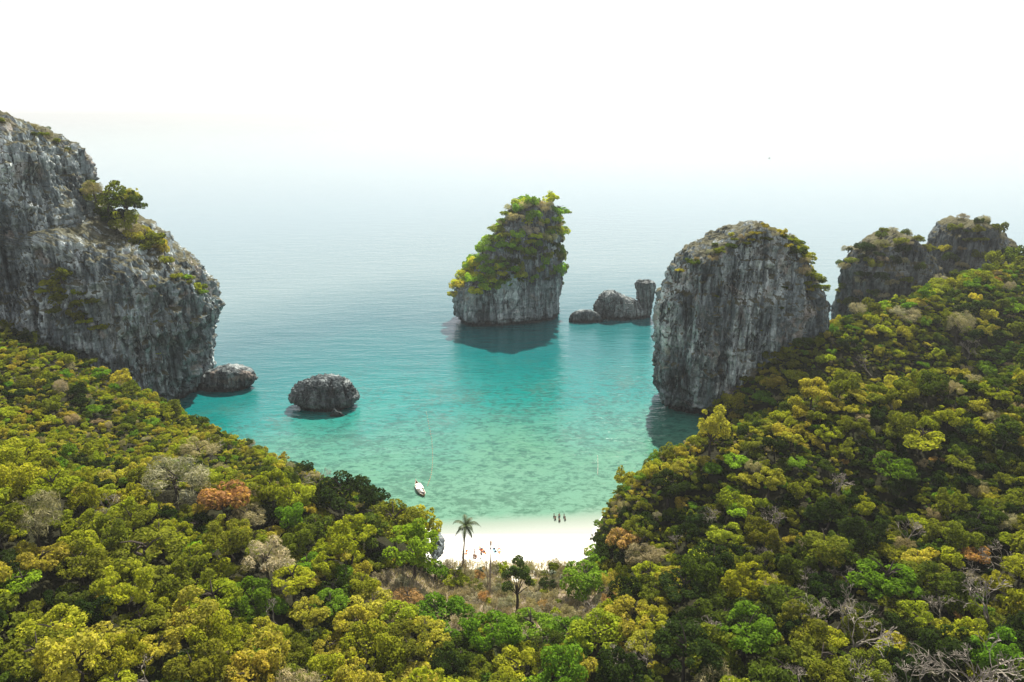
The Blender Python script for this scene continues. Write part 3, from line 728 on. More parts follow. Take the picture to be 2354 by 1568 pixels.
# ------------------------------------------------------------------ scatter over the slopes
def scatter():
    pts = []; grid = {}
    cell = 2.0
    def near(x, y, rad, lst=None):
        g = int(math.ceil((rad + 4.5) / cell)); ix, iy = int(x // cell), int(y // cell)
        for a in range(ix - g, ix + g + 1):
            for b in range(iy - g, iy + g + 1):
                for q in grid.get((a, b), ()):
                    if (q[0] - x) ** 2 + (q[1] - y) ** 2 < ((q[2] + rad) * (.60 if y < 106 else .52)) ** 2: return True
        return False
    for x, y, rr in occupied: grid.setdefault((int(x // cell), int(y // cell)), []).append((x, y, rr))
    n = 400000
    X = rng.uniform(-235, 250, n); Y = rng.uniform(28, 300, n); Z = hz(X, Y)
    u, v, dep = proj(np.stack([X, Y, Z + 3], -1))
    l = tab(Y, LP); r = tab(Y, RP); f = tab(Y, FP)
    dl, dr, df = pdist(X, Y, LP), pdist(X, Y, RP), pdist(X, Y, FP)
    ok = (u > -650) & (u < 3000) & (v < 2100) & (Z > .8)
    onl = X < l; onr = X > r; onf = (X > f) & (Y > 150)
    ok &= onl | onr | onf | (Y < 112)
    ok &= ~(onl & (Y > 118) & (dl < 1.2)) & ~(onr & (Y > 118) & (Y < 185) & (dr < 1.2) & ~onf) & ~(onf & ~onr & (df < 2.0))
    ok &= (scrub_mask(X, Y) < .4)
    # keep off the rock masses
    ok &= ~((X < -98) & (Y > 203 + (X + 98) * .02) & (X > -240))
    ok &= ~((X > 45) & (X < 98) & (Y > 206) & (Y < 236))
    big = fbm(np.stack([X / 18, Y / 18, X * 0], -1), 3, 31)
    sz = np.exp(rng.normal(0, .5, n)) * (.98 + .4 * big)
    sz *= np.interp(Y, [60, 105, 135, 260], [1.5, 1.15, .85, .9])
    sz = sz * np.where(onl & (Y > 105), np.interp(Y, [105, 135], [1, .56]), np.where((onr | onf) & (Y > 110), .7, 1.0))
    sz = np.clip(sz, .45, 4.0)
    hue = fbm(np.stack([X / 16, Y / 16, X * 0], -1), 3, 77) * 1.4 + rng.normal(0, .18, n)
    idx = np.where(ok)[0]
    order = idx[np.argsort(-sz[idx] + rng.uniform(0, 1.2, len(idx)))]
    for i in order:
        if near(X[i], Y[i], sz[i]): continue
        grid.setdefault((int(X[i] // cell), int(Y[i] // cell)), []).append((X[i], Y[i], sz[i]))
        # colour by place; right ridge's golden crest and darker front imitate sun and shade
        if onl[i]:
            w = dict(zip(TINT, (.26, .30, .06, .09, .08, .17, .006, .05, .01, .01)))
        elif onf[i] and not (onr[i] and Y[i] < 165):
            w = dict(zip(TINT, (.28, .28, .12, .07, .09, .10, .003, .04, .01, .012)))
        elif onr[i]:
            crest = Y[i] > 136
            w = dict(zip(TINT, (.30, .12, .06, .28, .16, .04, .003, .05, .006, .0))) if not crest else dict(zip(TINT, (.26, .20, .03, .08, .07, .28, .004, .11, .006, .0)))
        else:
            w = dict(zip(TINT, (.28, .12, .12, .20, .18, .04, .006, .05, .0, .004)))
        names = list(w); pr = np.array([w[k] for k in names])
        bias = dict(zip(TINT, (.0, .9, .3, -1.0, -.5, 1.0, .6, .2, .2, .5)))
        pr = pr * np.exp(np.array([bias[k] for k in names]) * hue[i] * 1.9); pr /= pr.sum()
        c = names[int(rng.choice(len(names), p=pr))]
        pts.append((X[i], Y[i], Z[i], float(sz[i]), c, float(u[i]), float(v[i]), float(dep[i])))
    return pts
PTS = scatter()
N_SPECIAL = sum(1 for t in things if t['o'].name.split('.')[0] == 'broadleaf_tree')
def score(p):
    x, y, z, s, c, u, v, dep = p
    if u < -20 or u > 2373 or v < 400 or v > 1600: return 0
    return s * FPX / dep
PTS.sort(key=lambda p: -score(p))
n_ind = 300 - N_SPECIAL
for (x, y, z, s, c, u, v, dep) in PTS[:n_ind]:
    cls = 'T' if c in ('tan', 'pale grey') else ('L' if s > 2.5 else ('M' if s > 1.3 else 'S'))
    add_tree('broadleaf_tree', x, y, s, c, cls, s * float(rng.uniform(.3, 1.3)), z=z, sz=float(rng.uniform(.75, 1.3)), sx=float(rng.uniform(.8, 1.2)))
REST = PTS[n_ind:]

def gn_forest(name, rest):
    n = len(rest)
    me = bpy.data.meshes.new(name)
    co = np.array([(p[0], p[1], p[2]) for p in rest], np.float32)
    sc = np.array([p[3] for p in rest], np.float32)
    co[:, 2] += sc * rng.uniform(.0, 1.0, n) - .3
    me.vertices.add(n); me.vertices.foreach_set('co', co.ravel())
    rot = np.stack([rng.uniform(-.3, .3, n), rng.uniform(-.3, .3, n), rng.uniform(0, 6.28, n)], -1).astype(np.float32)
    S3 = np.stack([sc * rng.uniform(.75, 1.25, n), sc * rng.uniform(.75, 1.25, n), sc * rng.uniform(.65, 1.5, n)], -1).astype(np.float32)
    protos = CROWN['S'] + CROWN['M'] + CROWN['T']; nS, nM = len(CROWN['S']), len(CROWN['M'])
    idx = np.zeros(n, np.int32); tint = np.zeros((n, 3), np.float32)
    for i, p in enumerate(rest):
        if p[4] in ('tan', 'pale grey'): idx[i] = nS + nM + rng.integers(4)
        elif p[3] > 1.25: idx[i] = nS + rng.integers(nM)
        else: idx[i] = rng.integers(nS)
        tint[i] = jit(TINT[p[4]], rng)
    for nm, ty, arr, f in (('rot', 'FLOAT_VECTOR', rot, 'vector'), ('scl', 'FLOAT_VECTOR', S3, 'vector'), ('tint', 'FLOAT_VECTOR', tint, 'vector'), ('pick', 'INT', idx, 'value')):
        a = me.attributes.new(nm, ty, 'POINT'); a.data.foreach_set(f, np.ascontiguousarray(arr).ravel())
    o = link(name, me)
    ng = bpy.data.node_groups.new('scatter_crowns', 'GeometryNodeTree')
    ng.interface.new_socket('Geometry', in_out='INPUT', socket_type='NodeSocketGeometry')
    ng.interface.new_socket('Geometry', in_out='OUTPUT', socket_type='NodeSocketGeometry')
    N, Lk = ng.nodes, ng.links
    gi = N.new('NodeGroupInput'); go = N.new('NodeGroupOutput'); ip = N.new('GeometryNodeInstanceOnPoints'); jn = N.new('GeometryNodeJoinGeometry')
    # the crowns to copy are those of trees that stand in the scene
    src = {}
    for ob in COL.objects:
        if ob.type == 'MESH' and ob.name.startswith('crown') and ob.data.name not in src: src[ob.data.name] = ob
    ois = []
    for me_ in protos:
        oi = N.new('GeometryNodeObjectInfo'); oi.transform_space = 'ORIGINAL'; oi.inputs['As Instance'].default_value = True
        ob = src.get(me_.name)
        if ob is None:
            ob = src[next(k for k in src)]
        oi.inputs['Object'].default_value = ob; ois.append(oi)
    for oi in reversed(ois): Lk.new(oi.outputs['Geometry'], jn.inputs[0])
    def na(nm, ty):
        x = N.new('GeometryNodeInputNamedAttribute'); x.data_type = ty; x.inputs[0].default_value = nm; return x.outputs[0]
    Lk.new(gi.outputs[0], ip.inputs['Points']); Lk.new(jn.outputs[0], ip.inputs['Instance'])
    ip.inputs['Pick Instance'].default_value = True
    Lk.new(na('pick', 'INT'), ip.inputs['Instance Index'])
    Lk.new(na('rot', 'FLOAT_VECTOR'), ip.inputs['Rotation']); Lk.new(na('scl', 'FLOAT_VECTOR'), ip.inputs['Scale'])
    Lk.new(ip.outputs[0], go.inputs[0])
    md = o.modifiers.new('scatter', 'NODES'); md.node_group = ng
    return o
forest = gn_forest('forest', REST)
tag(forest, 'dense low forest of small olive and yellow-green trees covering both slopes', 'forest', kind='stuff')
print('TREES individual', n_ind + N_SPECIAL, 'forest', len(REST))

# dry grass and twigs that cover the scrub ground
def dry_grass():
    n = 42000
    x = rng.uniform(-30, 24, n); y = rng.uniform(99, 129, n)
    k = scrub_mask(x, y) > rng.uniform(.05, .9, n); x, y = x[k], y[k]; n = len(x)
    z = hz(x, y); a = rng.uniform(0, 6.28, n); h = rng.uniform(.3, 1.1, n); w = rng.uniform(.03, .09, n)
    P = np.stack([x, y, z - .05], -1); sd = np.stack([np.cos(a), np.sin(a), a * 0], -1) * w[:, None]
    tip = P + np.stack([rng.normal(0, .3, n), rng.normal(0, .3, n), h], -1)
    V = np.stack([P - sd, P + sd, tip], 1).reshape(-1, 3)
    me = mesh_np('dry_grass', V, np.arange(3 * n).reshape(-1, 3))
    at = me.attributes.new('tone', 'FLOAT', 'FACE'); at.data.foreach_set('value', rng.uniform(0, 1, n).astype(np.float32))
    o = link('dry_grass', me, M_TWIG); o['tint'] = (.40, .34, .27); tag(o, 'pale dry grass and twigs covering the ground behind the beach', 'grass', kind='stuff')
dry_grass()

# ------------------------------------------------------------------ plants on the rocks
from math import pi
def inpoly(u, v, poly):
    c = np.zeros(u.shape, bool); j = len(poly) - 1
    for i in range(len(poly)):
        (xi, yi), (xj, yj) = poly[i], poly[j]
        k = ((yi > v) != (yj > v)) & (u < (xj - xi) * (v - yi) / (yj - yi + 1e-9) + xi)
        c ^= k; j = i
    return c
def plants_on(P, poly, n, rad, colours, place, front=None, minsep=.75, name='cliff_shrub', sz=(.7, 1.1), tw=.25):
    V6 = P.reshape(-1, 6); V = V6[:, :3]; u, v, dep = proj(V)
    sel = inpoly(u, v, poly)
    if front is not None: sel &= V[:, 1] < front
    nv = V6[:, 3:]; tc = np.array([0, 0, CAM_H]) - V; tc /= np.linalg.norm(tc, axis=1, keepdims=True)
    f1 = np.where(sel & ((nv * tc).sum(1) > .12))[0]; f2 = np.where(sel & ((nv * tc).sum(1) <= .12) & (nv[:, 2] > .25))[0]
    rng.shuffle(f1); rng.shuffle(f2)
    idx = np.concatenate([f2[:max(2, n // 4)], f1])
    put = []
    for i in idx:
        if len(put) >= n: break
        r = float(rng.uniform(*rad)); p = V[i]
        if any((p[0] - q[0]) ** 2 + (p[1] - q[1]) ** 2 + (p[2] - q[2]) ** 2 < ((r + q[3]) * minsep) ** 2 for q in put): continue
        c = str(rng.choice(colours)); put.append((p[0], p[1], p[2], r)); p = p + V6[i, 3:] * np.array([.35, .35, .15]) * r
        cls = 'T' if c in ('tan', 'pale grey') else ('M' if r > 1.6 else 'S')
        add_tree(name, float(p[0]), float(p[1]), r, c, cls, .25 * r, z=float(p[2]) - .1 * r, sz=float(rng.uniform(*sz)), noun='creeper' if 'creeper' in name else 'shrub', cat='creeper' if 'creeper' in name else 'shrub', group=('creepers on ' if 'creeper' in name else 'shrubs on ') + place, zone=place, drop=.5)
Gs = ['yellow green', 'bright green', 'lime', 'yellow green', 'olive', 'bright green']
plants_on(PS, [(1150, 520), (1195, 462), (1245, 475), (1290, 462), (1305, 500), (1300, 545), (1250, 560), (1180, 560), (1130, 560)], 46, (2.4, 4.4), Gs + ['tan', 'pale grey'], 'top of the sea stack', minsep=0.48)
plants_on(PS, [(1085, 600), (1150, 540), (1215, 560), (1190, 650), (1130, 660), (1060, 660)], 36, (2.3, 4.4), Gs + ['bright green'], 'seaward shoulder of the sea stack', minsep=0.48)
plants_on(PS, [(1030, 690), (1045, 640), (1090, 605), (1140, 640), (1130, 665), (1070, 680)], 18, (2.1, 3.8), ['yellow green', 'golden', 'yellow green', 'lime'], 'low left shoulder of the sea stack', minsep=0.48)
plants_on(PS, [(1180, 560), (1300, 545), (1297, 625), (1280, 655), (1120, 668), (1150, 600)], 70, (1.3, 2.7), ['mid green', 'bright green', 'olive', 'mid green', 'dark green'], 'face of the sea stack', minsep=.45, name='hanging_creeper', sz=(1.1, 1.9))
plants_on(PR, [(1560, 625), (1590, 590), (1650, 560), (1700, 525), (1745, 518), (1800, 535), (1780, 560), (1690, 575), (1640, 600), (1590, 625)], 28, (1.0, 2.1), ['tan', 'olive', 'golden', 'tan', 'mid green', 'pale grey'], 'top of the right cliff', minsep=0.6)
plants_on(PR, [(1790, 540), (1865, 560), (1900, 680), (1850, 670), (1830, 600)], 26, (1.4, 3.0), ['olive', 'tan', 'golden', 'yellow green', 'mid green'], 'right edge of the right cliff', minsep=0.6)
plants_on(PR, [(1545, 640), (1900, 600), (1800, 800), (1620, 930), (1525, 850)], 7, (0.6, 1.2), ['mid green', 'olive', 'yellow green'], 'face of the right cliff', front=216, minsep=3)
plants_on(PA, [(1920, 700), (1925, 600), (1990, 545), (2060, 520), (2140, 535), (2180, 600), (2180, 700)], 48, (1.7, 3.4), ['tan', 'olive', 'mid green', 'dark green', 'pale grey', 'olive', 'dark green'], 'rock dome nearer the cliff', minsep=0.48)
plants_on(PB, [(2140, 700), (2160, 560), (2210, 500), (2280, 510), (2350, 600), (2355, 700)], 42, (1.7, 3.4), ['tan', 'olive', 'mid green', 'tan', 'dark green', 'olive', 'golden'], 'highest rock dome', minsep=0.48)
plants_on(PL, [(0, 268), (90, 295), (165, 350), (150, 372), (110, 330), (60, 305), (0, 290)], 12, (1.0, 2.2), ['olive', 'tan', 'mid green', 'tan'], 'top of the left cliff', minsep=0.6)
plants_on(PL, [(195, 420), (215, 500), (345, 585), (330, 530), (310, 470), (250, 440)], 8, (2.0, 3.2), ['olive', 'mid green', 'yellow green', 'golden'], 'ledge of the left cliff', minsep=0.6)
plants_on(PL, [(350, 590), (445, 630), (462, 680), (440, 665), (380, 620)], 10, (1.2, 2.6), ['yellow green', 'lime', 'olive', 'bright green'], 'right shoulder of the left cliff', minsep=0.5)
plants_on(PL, [(90, 660), (150, 640), (215, 690), (235, 730), (215, 760), (130, 720)], 16, (1.6, 3.2), ['mid green', 'olive', 'yellow green'], 'foot of the left cliff', front=220, minsep=0.5)
plants_on(PL, [(250, 560), (470, 700), (470, 880), (300, 800)], 4, (0.7, 1.4), ['mid green', 'olive', 'yellow green'], 'face of the left cliff', front=222, minsep=4)

# trees on the stepped crest of the left cliff
for (u, v, px, c, lab) in [(245, 455, 92, 'olive', 'large olive tree on the crest of the left cliff'), (290, 470, 80, 'mid green', 'mid green tree behind the olive one on the cliff crest'), (215, 432, 50, 'tan', 'tan dry tree topmost on the crest of the left cliff'),
                           (285, 500, 70, 'yellow green', 'yellow-green tree low on the crest of the left cliff'), (262, 488, 60, 'dark green', 'dark green tree in the clump on the crest of the left cliff'), (305, 448, 36, 'golden', 'golden tree at the seaward side of the clump on the cliff crest'),
                           (335, 545, 88, 'olive', 'round olive tree on the step of the left cliff'), (360, 565, 50, 'golden', 'golden tree on the outer edge of the step of the left cliff'), (312, 528, 50, 'tan', 'tan dry tree beside the round olive tree on the cliff step')]:
    p = at_Y(u, v, 226 + rng.uniform(-2, 3)); Rr = px / 2 * proj(p)[2] / FPX
    V = PL.reshape(-1, 6)[:, :3]
    k = np.argmin((V[:, 0] - p[0]) ** 2 + (V[:, 1] - p[1]) ** 2 + np.maximum(p[2] - 1.0 - V[:, 2], 0) ** 2 * .4 + np.maximum(V[:, 2] - p[2], 0) ** 2 * 50)
    zb = max(min(V[k, 2], p[2] - Rr * .5) - .5, p[2] - Rr * 1.1)
    add_tree('cliff_tree', float(p[0]), float(p[1]), Rr, c, 'T' if c == 'tan' else 'L', float(p[2] - zb - Rr * .25), z=float(zb), label=lab, group='trees on the crest of the left cliff', sz=1.15, drop=.7)

# ------------------------------------------------------------------ beach things
M_FROND = plain('palm_frond', (.040, .058, .012), .5, .35, 3)
M_POLE = bark_material('weathered_wood', (.13, .10, .08), (.34, .28, .23))
def palm(u, v_base, H, label, name='coconut_palm', nf=15, L=3.6):
    p = G(u, v_base); z = float(hz(p[0], p[1])[0])
    e = empty(name, (p[0], p[1], z))
    m = MB(); bend = [Vector((.0, 0, -.3)), Vector((.15, 0, H * .3)), Vector((.4, 0, H * .65)), Vector((.75, 0, H))]
    m.tube(bend, [.26, .19, .15, .13], 8); m.build('trunk', M_POLE, e)
    top = bend[-1]; r = random.Random(5)
    m = MB()
    for k in range(5):
        a = k * 1.3; m.ball((top.x + .22 * math.cos(a), top.y + .22 * math.sin(a), top.z - .15), .14, n=6, m=5)
    m.build('coconuts', plain('coconut', (.10, .08, .03)), e)
    for k in range(nf):
        a = k * 2.399 + r.uniform(-.2, .2); el = r.uniform(-.45, 1.25); l = L * r.uniform(.8, 1.1)
        d = Vector((math.cos(a) * math.cos(el), math.sin(a) * math.cos(el), math.sin(el)))
        pts = [top.copy()]; dd = d.copy(); n = 9
        for i in range(n):
            dd = (dd + Vector((0, 0, -.13 - .03 * i))).normalized(); pts.append(pts[-1] + dd * l / n)
        m = MB(); m.tube(pts, [.035 * (1 - .8 * i / n) for i in range(n + 1)], 4)
        for i in range(1, n + 1):
            t = (pts[i] - pts[i - 1]).normalized(); side = t.cross(Vector((0, 0, 1))).normalized(); upv = side.cross(t)
            for sgn in (-1, 1):
                for h in (0, .5):
                    q = pts[i - 1].lerp(pts[i], h); ll = .75 * math.sin(math.pi * min(.97, (i + h) / n * .85 + .12)) + .12
                    tip = q + (side * sgn * .8 + t * .5 - upv * .35).normalized() * ll
                    w = t * .11
                    m.add([q - w, q + w, tip], [(0, 1, 2)])
        m.build('frond', M_FROND, e)
    tag(e, label, 'palm tree')
palm(1064, 1302, 9.3, 'tall coconut palm standing alone at the left of the sandy beach')
def pandanus(u, v, H, label):
    p = G(u, v); z = float(hz(p[0], p[1])[0]); e = empty('pandanus', (p[0], p[1], z))
    m = MB(); m.tube([(0, 0, -.2), (.1, 0, H * .5), (.05, .05, H)], [.12, .1, .08], 6); m.build('trunk', M_POLE, e)
    m = MB(); r = random.Random(int(u))
    for k in range(60):
        a = r.uniform(0, 6.28); el = r.uniform(-.3, 1.4); l = r.uniform(.7, 1.2)
        d = Vector((math.cos(a) * math.cos(el), math.sin(a) * math.cos(el), math.sin(el))); q = Vector((.05, .05, H))
        mid = q + d * l * .6; tip = q + d * l + Vector((0, 0, -.35 * l)); s = d.cross(Vector((0, 0, 1))).normalized() * .07
        m.add([q - s, q + s, mid + s, mid - s, tip], [(0, 1, 2, 3), (3, 2, 4)])
    m.build('leaves', M_FROND, e)
    tag(e, label, 'palm shrub')
pandanus(1103, 1322, 1.2, 'bushy pandanus right of the coconut palm trunk')
pandanus(1055, 1318, .9, 'small pandanus left of the coconut palm trunk')
pandanus(1270, 1335, 1.6, 'pandanus standing at the sand edge right of the dark broadleaf tree')
pandanus(1290, 1342, 1.1, 'lower pandanus next to the bright green tree at the sand edge')

def pole(u, v0, v1, label, lean=0.0, rad=.13, name='dead_trunk'):
    p = G(u, v0); z = float(hz(p[0], p[1])[0]); q = at_Y(u + lean, v1, p[1] + .2)
    e = empty(name, (p[0], p[1], z)); d = Vector(q) - Vector((p[0], p[1], z)); m = MB(); r = random.Random(int(u))
    pts = [Vector((0, 0, -.3))] + [d * (k / 6) + Vector((r.uniform(-.07, .07), r.uniform(-.07, .07), 0)) for k in range(1, 7)]
    m.tube(pts, [rad * (1 - .08 * k) for k in range(7)], 6); m.build('trunk', M_POLE, e)
    m = MB()
    for k in range(3):
        c = d * r.uniform(.55, .95); a = r.uniform(0, 6.28); m.tube([c, c + Vector((math.cos(a) * .35, math.sin(a) * .35, .3))], [.04, .015], 4)
    m.build('branch_stub', M_POLE, e)
    tag(e, label, 'dead tree')
pole(1126, 1366, 1252, 'tallest bare trunk rising from the scrub before the beach', 2, .16)
pole(1122, 1360, 1288, 'thinner bare trunk leaning beside the tallest one', -5, .1)
pole(1068, 1322, 1286, 'short bare trunk left of the coconut palm', 2, .1)
pole(1062, 1300, 1264, 'slender bare trunk between the outcrop and the coconut palm', 1, .07)
pole(899, 1302, 1240, 'bare trunk before the dark trees left of the beach', 6, .13)
pole(949, 1332, 1282, 'dark bare trunk under the tall bright green tree', 1, .08)

# dark broadleaf tree in front of the sand
def dark_tree():
    p = G(1188, 1405); z = float(hz(p[0], p[1])[0]); e = empty('broadleaf_tree', (p[0], p[1], z))
    u_, v_, dep = proj((p[0], p[1], z)); k = dep / FPX
    H = 100 * k / math.cos(R_(35))
    m = MB(); m.tube([(0, 0, -.3), (.1, 0, H * .25), (-.1, .1, H * .55)], [.3, .24, .16], 7)
    ends = [(-1.9, .2, H * .72), (-.9, -.3, H * .85), (.5, 0, H * .98), (1.6, .3, H * .7), (1.2, -.5, H * .84), (-.2, .5, H * .78), (2.2, 0, H * .55), (-1.6, 0, H * .5)]
    for q in ends: m.tube([(0, 0, H * .35), (q[0] * .5, q[1] * .5, H * .35 + (q[2] - H * .35) * .6), q], [.12, .08, .03], 5)
    m.build('trunk', M_BARK, e)
    for j, q in enumerate(ends):
        c = link('crown', CROWN['S'][j % 4], None, e); s = 1.05 + .25 * (j % 3); c.location = (q[0], q[1], q[2] - .3); c.scale = (s, s, s); c['tint'] = jit((.06, .09, .025), rng); c.rotation_euler = (0, 0, j)
    tag(e, 'dark green broadleaf tree with separate leaf clumps in front of the white sand', 'tree')
dark_tree()
LAND.append((1188, 1345, 'dark broadleaf tree before the sand'))
for (u, v, px, c, lab) in [(1258, 1340, 44, 'dark green', 'dark round bush at the sand edge'), (1250, 1312, 22, 'olive', 'little olive bush on the sand edge behind the dark round bush'), (1092, 1345, 40, 'olive', 'olive bush at the sand edge near the palm'),
                           (1375, 1275, 60, 'bright green', 'bright green bush left of the orange-leaved tree beside the beach'), (1356, 1262, 30, 'yellow green', 'yellow-green bush reaching over the right edge of the sand')]:
    p = G(u, v, 1.0); Rr = px / 2 * proj(p)[2] / FPX
    add_tree('beach_bush', p[0], p[1], Rr, c, 'M', .15, label=lab, noun='bush', cat='bush', group='bushes along the sand edge', sz=.9)

# fallen dead palm with driftwood at the right edge of the sand
def deadfall(u, v, label, n, L):
    p = G(u, v); e = empty('driftwood', (p[0], p[1], float(hz(p[0], p[1])[0]))); r = random.Random(int(u))
    for k in range(n):
        m = MB(); a = r.uniform(-.6, 3.4); l = L * r.uniform(.5, 1)
        d = Vector((math.cos(a), math.sin(a) * .6, r.uniform(.1, .5))); o_ = Vector((r.uniform(-.5, .5), r.uniform(-.4, .4), .1))
        m.tube([o_, o_ + d * l * .5 + Vector((0, 0, .15)), o_ + d * l], [.13, .1, .04], 5); m.build('log', M_PALE, e)
    tag(e, label, 'driftwood')
deadfall(1386, 1262, 'heap of grey driftwood at the right edge of the sand under the orange-leaved tree', 9, 2.6)
deadfall(1336, 1306, 'small scatter of driftwood sticks on the sand near the bright green tree', 6, 1.0)
deadfall(1022, 1312, 'pale roots and logs heaped at the foot of the beach outcrop', 7, 1.8)

# ------------------------------------------------------------------ boats
M_HULLW = plain('white_paint', (.72, .68, .58), .5, .1, 2); M_WOOD = plain('boat_wood', (.28, .17, .09), .6, .3, 4); M_DARK = plain('dark_metal', (.05, .045, .045), .5, .3, 5)
M_CANV = plain('canopy_canvas', (.74, .70, .60), .8, .08, 2); M_RIB = plain('red_ribbon', (.55, .10, .10), .7, .2, 5); M_BLUEW = plain('pale_blue_tarp', (.55, .62, .75), .7, .1, 3)
def hull_mesh(name, L, B, H, bow_rise, stern_rise, n=24, m=10, bow_pow=2.2):
    V = []; F = []
    for i in range(n + 1):
        t = i / n; x = (t - .5) * L
        w = B / 2 * (max(1 - abs(2 * t - .92) ** 2.4, 0.0)) ** .75 + .04
        top = H + bow_rise * max(0, (t - .62) / .38) ** bow_pow + stern_rise * max(0, (.3 - t) / .3) ** 2
        bot = -.35 + (bow_rise * .72 + H * .7) * max(0, (t - .68) / .32) ** 2.4 + .3 * max(0, (.2 - t) / .2) ** 2
        for j in range(m + 1):
            a = math.pi * j / m; c, s = math.cos(a), math.sin(a)
            V.append((x, w * np.sign(c) * abs(c) ** .7, bot + (top - bot) * (1 - s ** .8)))
    for i in range(n):
        for j in range(m):
            F.append((i * (m + 1) + j, (i + 1) * (m + 1) + j, (i + 1) * (m + 1) + j + 1, i * (m + 1) + j + 1))
    F.append(tuple(range(m + 1)))
    me = bpy.data.meshes.new(name); me.from_pydata(V, [], F); me.update()
    me.polygons.foreach_set('use_smooth', np.ones(len(me.polygons), dtype=bool))
    return me
def longtail():
    a = at_z(973, 1139); b = at_z(957, 1117)
    c = (a + b) / 2; dv = b - a; ang = math.atan2(dv[1], dv[0])
    e = empty('longtail_boat', (c[0], c[1], 0.05), ang)
    L = 8.6; e.scale = (.74, .74, .74)
    h = link('hull', hull_mesh('hull', L, 2.1, .55, 1.7, .25), M_WOOD, e)
    sol = h.modifiers.new('thickness', 'SOLIDIFY'); sol.thickness = .07
    m = MB(); m.box((.1, 0, .28), (L * .62, 1.55, .06)); m.build('deck', M_HULLW, e)
    m = MB()
    for sg in (-1, 1):
        pts = []; 
        for i in range(25):
            t = i / 24; x = (t - .5) * L; w = 1.05 * (max(1 - abs(2 * t - .92) ** 2.4, 0)) ** .75 + .04
            top = .55 + 1.7 * max(0, (t - .62) / .38) ** 2.2 + .25 * max(0, (.3 - t) / .3) ** 2
            pts.append((x, sg * (w + .02), top + .03))
        m.tube(pts, [.07] * 25, 5)
    m.build('gunwale', M_HULLW, e)
    # canopy roof on posts
    V = []; F = []
    for i in range(9):
        for j in range(9):
            y = (j / 8 - .5) * 1.8; V.append((-1.7 + i / 8 * 3.6, y, 1.85 - .16 * (2 * y / 1.8) ** 2))
    for i in range(8):
        for j in range(8): F.append((i * 9 + j, (i + 1) * 9 + j, (i + 1) * 9 + j + 1, i * 9 + j + 1))
    me = bpy.data.meshes.new('canopy'); me.from_pydata(V, [], F); me.update()
    cn = link('canopy', me, M_CANV, e); cn.modifiers.new('thickness', 'SOLIDIFY').thickness = .05
    for x in (-1.6, 0.1, 1.8):
        for y in (-.8, .8):
            m = MB(); m.tube([(x, y, .3), (x, y * .98, 1.72)], [.035, .035], 6); m.build('post', M_WOOD, e)
    m = MB(); m.box((-2.0, .1, 1.3), (.5, 1.3, .05), Matrix.Rotation(.3, 3, 'Y')); m.build('tarpaulin', M_BLUEW, e)
    for x in (2.35, -2.3):
        m = MB(); m.box((x, 0, .56), (.28, 1.55, .06)); m.build('bench', M_WOOD, e)
    m = MB(); m.box((-3.1, 0, .75), (.75, .5, .45)); m.box((-3.0, 0, 1.02), (.4, .34, .2)); m.tube([(-3.0, .3, .9), (-2.2, .25, 1.05)], [.04, .03], 6)
    en = m.build('engine', M_DARK, e)
    m = MB(); m.tube([(-3.4, 0, .75), (-5.6, .1, -.1)], [.05, .04], 6); m.build('propeller_shaft', M_DARK, en)
    m = MB()
    for k in range(5): m.tube([(3.95 + .05 * k, 0, 1.5 + .15 * k), (3.8 + .05 * k, .12 * (-1) ** k, 1.1 + .1 * k)], [.14, .03], 6)
    m.ball((4.05, 0, 1.75), .2); m.build('bow_ribbon', M_RIB, e)
    m = MB(); m.ball((-2.6, -.45, .55), .28, n=8); m.ball((-2.5, .5, .5), .22); m.build('cargo_sack', plain('sack', (.5, .4, .38)), e)
    tag(e, 'white and brown wooden longtail boat with a pale canopy afloat on the green shallows', 'boat')
longtail()
def motor_boat():
    c = at_z(1768, 364); e = empty('motor_boat', (c[0], c[1], .2), .5); e.scale = (.6, .6, .6)
    h = link('hull', hull_mesh('hull', 8, 2.6, 1.2, .5, 0), M_DARK, e)
    m = MB(); m.box((-.2, 0, .9), (5.5, 2.0, .1)); m.build('deck', M_HULLW, e)
    m = MB(); m.box((.2, 0, 1.7), (2.4, 1.7, 1.3)); m.build('cabin', M_DARK, e)
    tag(e, 'tiny dark motor boat far out on the hazy sea', 'boat')
motor_boat()
def kayak(u, v, ang, col, col2, label):
    p = G(u, v); e = empty('kayak', (p[0], p[1], float(hz(p[0], p[1])[0]) + .16), ang)
    e.scale = (1.0, 1.0, 1.0)
    V = []; F = []; n, mm = 16, 12; L, B = 3.2, .8
    for i in range(n + 1):
        t = i / n; x = (t - .5) * L; w = B / 2 * max(math.sin(math.pi * min(max(t, .02), .98)), .05) ** .7
        for j in range(mm):
            a = 2 * math.pi * j / mm; rise = .14 * abs(2 * t - 1) ** 3
            V.append((x, w * math.cos(a), .16 * math.sin(a) * (1 if math.sin(a) < 0 else .75) + rise))
    for i in range(n):
        for j in range(mm): F.append((i * mm + j, i * mm + (j + 1) % mm, (i + 1) * mm + (j + 1) % mm, (i + 1) * mm + j))
    F.append(tuple(range(mm - 1, -1, -1))); F.append(tuple(n * mm + j for j in range(mm)))
    me = bpy.data.meshes.new('hull'); me.from_pydata(V, [], F); me.update(); me.polygons.foreach_set('use_smooth', np.ones(len(me.polygons), dtype=bool))
    link('hull', me, col, e)
    for x in (-.55, .5):
        m = MB(); pts = [(x + .38 * math.cos(k * pi / 6), .25 * math.sin(k * pi / 6), .15) for k in range(13)]; m.tube(pts, [.035] * 13, 5, False); m.build('cockpit_rim', col2, e)
        m = MB(); m.box((x, 0, .13), (.6, .38, .03)); m.box((x - .25, 0, .26), (.05, .36, .28)); m.build('seat', col2, e)
    tag(e, label, 'kayak', 'kayaks on the sand')
